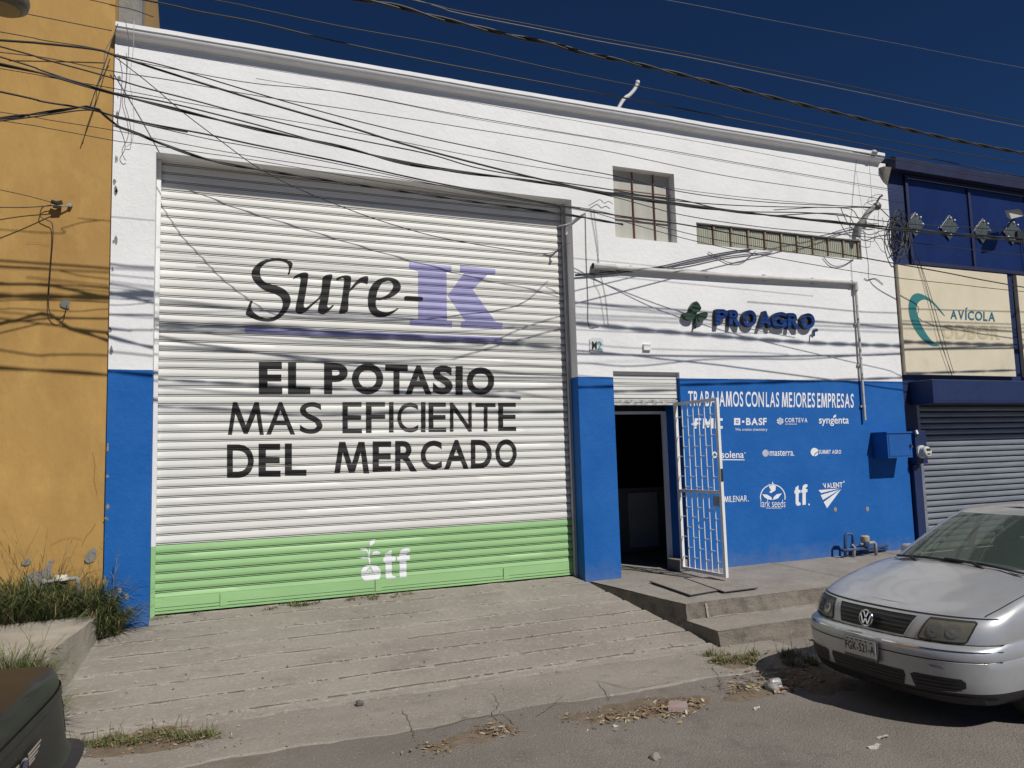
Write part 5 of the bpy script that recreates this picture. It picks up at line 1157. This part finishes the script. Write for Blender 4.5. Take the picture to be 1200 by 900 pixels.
def gh_ring(g, NF=18, NS=30, NB=18):
    z, sf, sr, Wd, L, n = g; z += .045; sf += .09; out = []
    for i in range(NF):
        t = i/NF*math.pi/2; out.append((sf+L*(1-math.cos(t)**(2/n)), Wd*math.sin(t)**(2/n)))
    for i in range(NS+1): out.append((lerp(sf+L, sr-L, i/NS), Wd))
    for i in range(1, NB+1):
        t = math.pi/2*(1-i/NB); out.append((sr-L*(1-max(0, math.cos(t))**(2/n)), Wd*max(0, math.sin(t))**(2/n)))
    return [(s, y, z) for s, y in out]
def make_car(name, label, loc, yaw, paint, front=True):
    t = thing(name, label, 'car', loc, None, yaw)
    bm_ = car_body(paint, t)
    # greenhouse shell and panes
    rows = [gh_ring(g) for g in GH]; n = len(rows[0]); nf, ns = 18, 30
    shell, panes = MB(), {'windscreen': MB(), 'side_window': [MB(), MB()], 'rear_window': MB()}
    def zone(i, k):
        if k < 1 or k > 4: return None
        if i < 9: return 'windscreen'
        if i < 15: return None
        if i < nf+ns-1:
            b = i in (30, 31)
            return None if b else 'side_window'
        if i < nf+ns+8: return None
        return 'rear_window'
    for sgn in (1, -1):
        for k in range(len(rows)-1):
            for i in range(n-1):
                q = [rows[k][i], rows[k][i+1], rows[k+1][i+1], rows[k+1][i]]; q = [Vector((a, sgn*b, c)) for a, b, c in q]
                zn = zone(i, k)
                if zn == 'side_window': tgt = panes[zn][0 if sgn > 0 else 1]
                elif zn: tgt = panes[zn]
                else: tgt = shell
                tgt.add(q, [(0, 1, 2, 3)], 0)
    last = rows[-1]; K = 10
    for i in range(n-1):
        for k in range(K):
            q = []
            for (ii, kk) in ((i, k), (i, k+1), (i+1, k+1), (i+1, k)):
                s, yi, z = last[ii]; y = lerp(yi, -yi, kk/K); q.append(Vector((s, y, z+.035*(1-(y/max(.02, yi))**2)*sst(1.9, 2.2, s)*sst(2.96, 2.7, s))))
            shell.add(q, [(0, 1, 2, 3)], 0)
    def weld(mb):
        bm = bmesh.new(); vs = [bm.verts.new(v) for v in mb.v]
        for f, mi in zip(mb.f, mb.m):
            try: bm.faces.new([vs[i] for i in f]).material_index = mi
            except ValueError: pass
        bmesh.ops.remove_doubles(bm, verts=bm.verts[:], dist=1e-4); bmesh.ops.dissolve_degenerate(bm, edges=bm.edges[:], dist=1e-5)
        bm.verts.index_update(); o = MB(); o.v = [v.co.copy() for v in bm.verts]; o.f = [tuple(v.index for v in f.verts) for f in bm.faces]; o.m = [f.material_index for f in bm.faces]; bm.free(); return o
    bvh = BVHTree.FromPolygons([tuple(v) for v in bm_.v], bm_.f)
    body = weld(bm_).build('body', [paint, trim_black], t, smooth=True, local=True, angle=38)
    # wheel openings
    cut = MB()
    for s in (.95, 3.46):
        for sg in (1, -1): cut.lathe((s, sg*.58, .30), (0, sg, 0), [(0, 0), (.345, 0), (.345, .5), (0, .5)], 40)
    cb = weld(cut).build('cut', trim_black, None, local=True)
    md = body.modifiers.new('b', 'BOOLEAN'); md.object = cb; md.operation = 'DIFFERENCE'; md.solver = 'EXACT'
    bpy.context.view_layer.update()
    me = bpy.data.meshes.new_from_object(body.evaluated_get(bpy.context.evaluated_depsgraph_get())); body.modifiers.clear()
    if len(me.polygons) > 500: body.data = me
    bpy.data.objects.remove(cb)
    weld(shell).build('roof', paint, t, smooth=True, local=True, angle=45)
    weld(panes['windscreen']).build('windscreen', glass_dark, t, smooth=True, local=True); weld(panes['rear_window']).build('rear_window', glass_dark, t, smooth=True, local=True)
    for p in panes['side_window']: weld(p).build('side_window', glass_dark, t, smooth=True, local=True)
    # surface patches
    def patch(poly, d, axis='x', sgn=1, gy=.03, gz=.02):
        """poly in (y,z) seen from the front/rear, or (s,z) from a side, (s,y) from above; laid on the body d proud"""
        bm = bmesh.new()
        pts = [Vector((a, b, 0)) for a, b in poly]; tri = tessellate_polygon([pts]); vs = [bm.verts.new(p) for p in pts]
        for f in tri:
            try: bm.faces.new([vs[i] for i in f])
            except ValueError: pass
        for ax, g in ((0, gy), (1, gz)):
            lo, hi = min(p[ax] for p in pts), max(p[ax] for p in pts); c = lo+g
            while c < hi-1e-4:
                no = (1, 0, 0) if ax == 0 else (0, 1, 0); co = (c, 0, 0) if ax == 0 else (0, c, 0)
                bmesh.ops.bisect_plane(bm, geom=bm.verts[:]+bm.edges[:]+bm.faces[:], plane_co=co, plane_no=no, dist=1e-6); c += g
        for v in bm.verts:
            a, b = v.co.x, v.co.y
            if axis == 'x': o, dr = Vector((-2 if sgn > 0 else 7, a, b)), Vector((sgn, 0, 0))
            elif axis == 'y': o, dr = Vector((a, sgn*-3, b)), Vector((0, sgn, 0))
            else: o, dr = Vector((a, b, 4)), Vector((0, 0, -1))
            h = bvh.ray_cast(o, dr)
            if h[0] is None: v.co = o+dr*2.1; continue
            nr = h[1] if h[1].dot(dr) < 0 else -h[1]
            v.co = h[0]+(nr*.7-dr*.3).normalized()*d
        out = MB(); out.bm(bm); return out
    def ribbon(pts, w, d, axis='x', sgn=1):
        P = [Vector((a, b)) for a, b in pts]; L, Rr = [], []
        for i, p in enumerate(P):
            tt = (P[min(i+1, len(P)-1)]-P[max(i-1, 0)]).normalized(); nn = Vector((-tt.y, tt.x))*w/2; L.append(tuple(p+nn)); Rr.append(tuple(p-nn))
        o = MB()
        for i in range(len(P)-1):
            q = patch([L[i], L[i+1], Rr[i+1], Rr[i]], d, axis, sgn, .04, .04); o.add(q.v, q.f)
        return o
    def put(mb, name, mat, parent=t, smooth=True): return mb.build(name, mat, parent, smooth=smooth, local=True, recalc=False)
    def frontal(rel): return [(a, b) for a, b in rel]
    # wheels
    for s in (.95, 3.46):
        for sg in (1, -1):
            c = Vector((s, sg*.665, .30))
            w = MB(); w.lathe(c, (0, sg, 0), [(.20, 0), (.28, .0), (.30, .02), (.30, .16), (.28, .185), (.205, .18), (.20, .15)], 36); wo = put(w, 'wheel', rubber); 
            r = MB(); r.lathe(c, (0, sg, 0), [(.205, .02), (.205, .175), (.19, .178), (.17, .12), (.07, .11), (.05, .14), (0, .145)], 30)
            for k in range(6):
                a = k/6*6.283; d = Vector((math.cos(a), 0, math.sin(a))); e = Vector((-d.z, 0, d.x))*.026
                q = c+Vector((0, sg*.135, 0)); r.add([q+d*.04-e, q+d*.04+e, q+d*.19+e, q+d*.19-e], [(0, 1, 2, 3)])
            put(r, 'rim', alloy, wo)
    # cabin
    cbn = MB(); cbn.box(.95, -.70, .35, 3.7, .70, .42); cbn.box(1.12, -.70, .42, 1.62, .70, .93, 0, .04); cbn.box(1.05, -.72, .90, 1.34, .72, .945); cbn.box(3.3, -.66, .42, 3.75, .66, .95)
    for sg in (1, -1): cbn.box(1.2, sg*.755, .35, 3.6, sg*.70, .95)
    put(cbn, 'dashboard', cabin, t, False)
    for sg in (1, -1):
        st = MB(); st.box(1.95, sg*.36-.24, .45, 2.45, sg*.36+.24, .62, 0, .05); st.box(2.42, sg*.36-.23, .6, 2.56, sg*.36+.23, 1.12, 0, .05); st.box(2.45, sg*.36-.12, 1.14, 2.54, sg*.36+.12, 1.30, 0, .04); put(st, 'seat', seat_m)
    st = MB(); st.box(3.0, -.62, .45, 3.3, .62, .62, 0, .05); st.box(3.25, -.62, .6, 3.4, .62, 1.06, 0, .05); put(st, 'rear_seat', seat_m)
    sw = MB(); cc = Vector((1.72, .36, .93)); ax = Vector((-.86, 0, .5)).normalized(); a1 = Vector((0, 1, 0)); a2 = ax.cross(a1)
    sw.tube([cc+(a1*math.cos(q)+a2*math.sin(q))*.18 for q in [k/24*6.2832 for k in range(25)]], .014, 6, cap=False); sw.tube([cc-a1*.17, cc+a1*.17], .02, 6); put(sw, 'steering_wheel', cabin)
    mr = MB(); mr.box(1.80, -.11, 1.20, 1.83, .11, 1.265, 0, .012); put(mr, 'rear_view_mirror', cabin)
    for sg in (1, -1):
        mm = MB(); mm.box(1.60, sg*.80 if sg > 0 else -.96, .97, 1.72, .96 if sg > 0 else -.80, 1.08, 0, .035); mm.box(1.62, min(sg*.74, sg*.82), .98, 1.68, max(sg*.74, sg*.82), 1.01); put(mm, 'wing_mirror', paint)
    # panel lines on the sides
    for sg in (1, -1):
        g = MB()
        for pts in ([(1.30, .30), (1.28, .55), (1.33, .93)], [(2.36, .27), (2.36, .94)], [(3.25, .62), (3.30, .94)], [(1.30, .285), (2.9, .27)]):
            q = ribbon(catmull_list(pts), .006, .0015, 'y', -sg); g.add(q.v, q.f)
        put(g, 'door_gap', gap_m)
        q = patch([(1.33, .50), (2.34, .50), (2.34, .545), (1.33, .545)], .012, 'y', -sg, .1, .03); q2 = patch([(2.38, .50), (3.02, .50), (3.02, .545), (2.38, .545)], .012, 'y', -sg, .1, .03); q.add(q2.v, q2.f); put(q, 'side_moulding', trim_black)
        for s in (2.16, 3.02):
            q = patch([(s, .80), (s+.17, .805), (s+.17, .835), (s, .83)], .03, 'y', -sg, .04, .02); put(q, 'door_handle', paint)
    return t, bm_, patch, ribbon, put
def catmull_list(pts): return [(p.x, p.y) for p in catmull([(a, b, 0) for a, b in pts], 4)]
def arc(a, b, n=8): return [tuple(lerp(Vector(a), Vector(b), i/n)) for i in range(n+1)]
# --- silver saloon on the right
CARLOC, CARYAW = (4.90, -4.315, -.437), R_(0.6)
car, _, patch, ribbon, put = make_car('parked_car', 'dusty silver saloon parked nose first at the right edge of the photo', CARLOC, CARYAW, silver)
# near side of the car is -y
grl = patch([(-.365, .752), (.365, .752), (.30, .612), (-.30, .612)], .004); gr = put(grl, 'grille', trim_black)
sl_ = MB()
for z in (.640, .668, .697, .724):
    hw = lerp(.30, .365, (z-.612)/.14)-.012; q = patch([(-hw, z-.005), (hw, z-.005), (hw, z+.005), (-hw, z+.005)], .014); sl_.add(q.v, q.f)
put(sl_, 'grille_slat', M('grille_grey', (.05, .05, .052), (.035, .035, .036), 8, .4), gr)
fm = MB()
for a, b in (((-.37, .757), (.37, .757)), ((.37, .757), (.303, .606)), ((.303, .606), (-.303, .606)), ((-.303, .606), (-.37, .757))):
    q = ribbon(arc(a, b, 10), .012, .008); fm.add(q.v, q.f)
put(fm, 'grille_rim', silver, gr)
for sg in (1, -1):
    hl = [(sg*.452, .753), (sg*.60, .753), (sg*.715, .751), (sg*.724, .742), (sg*.716, .68), (sg*.702, .622), (sg*.692, .612), (sg*.60, .608), (sg*.50, .607), (sg*.415, .611), (sg*.408, .622), (sg*.43, .69)]
    hd_ = put(patch(hl, .003), 'headlight', lampdark)
    sr_ = MB()
    for i in range(len(hl)):
        q = ribbon(arc(hl[i], hl[(i+1) % len(hl)], 4), .010, .006); sr_.add(q.v, q.f)
    put(sr_, 'seal', gap_m, hd_)
    for cy, cz, r in ((.622, .682, .046), (.508, .680, .050)):
        ring = [(sg*cy+r*math.cos(k/20*6.2832)*.95, cz+r*math.sin(k/20*6.2832)) for k in range(20)]
        put(patch(ring, .009, gy=.02, gz=.02), 'reflector', refl, hd_)
        inner = [(sg*cy+r*.32*math.cos(k/16*6.2832), cz+r*.32*math.sin(k/16*6.2832)) for k in range(16)]
        put(patch(inner, .012, gy=.02, gz=.02), 'bulb_shield', lampdark, hd_)
    put(patch([(a*.9995, b) for a, b in hl], .017), 'lens', lens_m, hd_)
# bumper details
zs_ = .546
st = ribbon([(y, .560) for y in [lerp(-.845, .845, k/40) for k in range(41)]], .007, .005); put(st, 'chrome_strip', chrome)
for z, w in ((.492, .009),):
    put(ribbon([(y, z) for y in [lerp(-.845, .845, k/40) for k in range(41)]], w, .004), 'bumper_groove', gap_m)
put(ribbon([(y, .598) for y in [lerp(-.83, .83, k/40) for k in range(41)]], .008, .004), 'bumper_gap', gap_m)
for poly in ([(-.34, .375), (.34, .375), (.35, .34), (.325, .262), (-.325, .262), (-.35, .34)], [(-.70, .372), (-.42, .375), (-.39, .36), (-.41, .275), (-.44, .262), (-.66, .278), (-.715, .31), (-.72, .35)], [(.70, .372), (.42, .375), (.39, .36), (.41, .275), (.44, .262), (.66, .278), (.715, .31), (.72, .35)]):
    it = put(patch(poly, .004), 'air_intake', trim_black)
    ys_ = [p[0] for p in poly]; f = MB()
    for z in (.292, .318, .344):
        q = ribbon([(lerp(min(ys_)+.03, max(ys_)-.03, k/14), z) for k in range(15)], .007, .010); f.add(q.v, q.f)
    put(f, 'intake_slat', M('grille_grey', (.05, .05, .052)), it)
put(ribbon([(y, .222) for y in [lerp(-.80, .80, k/40) for k in range(41)]], .045, .006), 'lip_spoiler', trim_black)
put(patch([(-.60, .45), (-.52, .452), (-.54, .44), (-.62, .43)], .0025), 'bumper_scuff', M('scuff', (.20, .195, .19), (.25, .25, .24), 20, .8))
# bonnet gap, washer and creases
bg_ = MB()
for pts in ([(.80*k/12, .772) for k in range(-12, 13)],):
    q = ribbon(pts, .007, .003); bg_.add(q.v, q.f)
for sg in (1, -1):
    q = ribbon(catmull_list([(.42, sg*.735), (.60, sg*.762), (.95, sg*.772), (1.30, sg*.768)]), .008, .003, 'z'); bg_.add(q.v, q.f)
put(bg_, 'bonnet_gap', gap_m)
# wipers and cowl
wp = MB(); wp.tube([(1.11, -.60, 1.02), (1.12, -.25, 1.05), (1.13, .1, 1.06)], .011, 6); wp.tube([(1.15, -.05, 1.045), (1.13, .3, 1.05), (1.17, .62, 1.03)], .011, 6); wp.tube([(1.09, -.28, 1.015), (1.12, -.15, 1.055)], .014, 6); wp.tube([(1.09, .35, 1.015), (1.13, .45, 1.045)], .014, 6)
put(wp, 'wiper', trim_black)
cw_ = MB()
for k in range(20):
    y0, y1 = lerp(-.66, .66, k/20), lerp(-.66, .66, (k+1)/20); f_ = lambda y: 1.09+.20*abs(y/.70)**3.2
    cw_.quad((f_(y0)-.075, y0, 1.006-.03*abs(y0)), (f_(y1)-.075, y1, 1.006-.03*abs(y1)), (f_(y1)+.05, y1, 1.028), (f_(y0)+.05, y0, 1.028))
put(cw_, 'cowl', trim_black)
# emblem
E0 = Vector((.085, 0, .684)); en = Vector((-1, 0, .22)).normalized(); ey = Vector((0, -1, 0)); ez = ey.cross(en)
if ez.z < 0: ez = -ez
E0 = E0+en*.025
def eb(mb, a, b, w):
    a, b = Vector(a), Vector(b); d = (b-a).normalized(); nn = Vector((-d.y, d.x))*w/2
    P = [E0+ey*q.x+ez*q.y for q in (a+nn, b+nn, b-nn, a-nn)]; mb.prism(P, en*.012)
m = MB(); m.disc(E0-en*.004, en, .062, 28, 0, .006); em_ = put(m, 'emblem', trim_black, t if False else car, False)
m = MB(); m.tube([E0+en*.006+(ey*math.cos(q)+ez*math.sin(q))*.060 for q in [k/32*6.2832 for k in range(33)]], .0065, 8, cap=False)
for a, b in (((-.023, .050), (-.002, .006)), ((.023, .050), (.002, .006)), ((-.047, .026), (-.022, -.044)), ((-.022, -.044), (-.001, -.004)), ((.047, .026), (.022, -.044)), ((.022, -.044), (.001, -.004))): eb(m, a, b, .0115)
put(m, 'emblem_letters', chrome, em_, False)
# number plate
m = MB(); m.box(-.030, -.158, .388, -.012, .158, .545, 0, .004); pl = put(m, 'number_plate', M('plate_frame', (.03, .03, .03), (.05, .05, .05), 8, .5), car, False)
m = MB(); m.box(-.034, -.150, .412, -.0305, .150, .540); put(m, 'plate_face', M('plate_face', (.58, .58, .55), (.48, .48, .45), 7, .5), pl, False)
m = MB(); vs, fs = glyphs('FGK-521-A', .012, 0, 1.05); m.add([(-.0355, -.140+.280*(1-a)-.0, .442+.066*b) for a, b in vs], fs)
vs2, fs2 = glyphs('DGO MEXICO', .01, 0, 1.2)
put(m, 'plate_number', black_paint, pl, False)
m = MB(); m.box(-.0355, -.150, .392, -.0308, .150, .411); put(m, 'plate_band', M('plate_band', (.17, .12, .08), (.10, .09, .08), 20, .6), pl, False)
m = MB()
for y in (-.11, -.06, -.01, .03, .075, .12): m.box(-.0356, y-.014, .522, -.0342, y+.010, .530)
put(m, 'plate_bolts', black_paint, pl, False)
# --- dark saloon whose tail pokes in at the lower left
LV = [(a, b, c-(.14 if k < 11 else 0), d, e, f, g) for k, (a, b, c, d, e, f, g) in enumerate(LV[:17])]+[(.780, .198, 4.198, .842, .50, 2.4, .14), (.795, .245, 4.19, .834, .49, 2.35, .155), (.803, .30, 4.178, .822, .47, 2.3, .165)]
RC, RN = .30, 4.6
dk, _, patch, ribbon, put = make_car('parked_car', 'dark saloon of which only the boot corner shows at the lower left', (-.455-4.38*1.06*.9945, -5.20+4.64*.105, -.475), R_(-6.0), darkpaint)
dk.scale = (1.06, 1.13, 1.06)
for sg in (1, -1):
    tl = [(sg*.74, .70), (sg*.815, .70), (sg*.815, .87), (sg*.75, .875)]
    put(patch(tl, .006, 'x', -1), 'tail_light', red_lamp)
put(ribbon([(y, .60) for y in [lerp(-.83, .83, k/40) for k in range(41)]], .01, .004, 'x', -1), 'bumper_gap', gap_m)
put(ribbon([(y, .545) for y in [lerp(-.845, .845, k/40) for k in range(41)]], .02, .006, 'x', -1), 'chrome_strip', chrome)
put(ribbon([(y, .93) for y in [lerp(-.76, .76, k/40) for k in range(41)]], .035, .008, 'x', -1), 'boot_edge', trim_black)
wg = MB()
ov = [(.045*math.cos(k/20*6.2832), .825+.022*math.sin(k/20*6.2832)) for k in range(20)]
em2 = put(patch(ov, .012, 'x', -1), 'emblem', chrome)
put(patch([(a*.72, .825+(b-.825)*.62) for a, b in ov], .016, 'x', -1), 'emblem_disc', M('emblem_blue', (.02, .03, .10), (.03, .04, .12), 6, .3), em2)
w_ = MB()
for sg in (1, -1):
    for z0, l in ((.843, .21), (.830, .19), (.817, .16), (.805, .12)):
        q = patch([(sg*.05, z0-.005), (sg*l, z0-.002), (sg*(l+.008), z0+.005), (sg*.05, z0+.005)], .012, 'x', -1); w_.add(q.v, q.f)
put(w_, 'emblem_wings', chrome, em2)
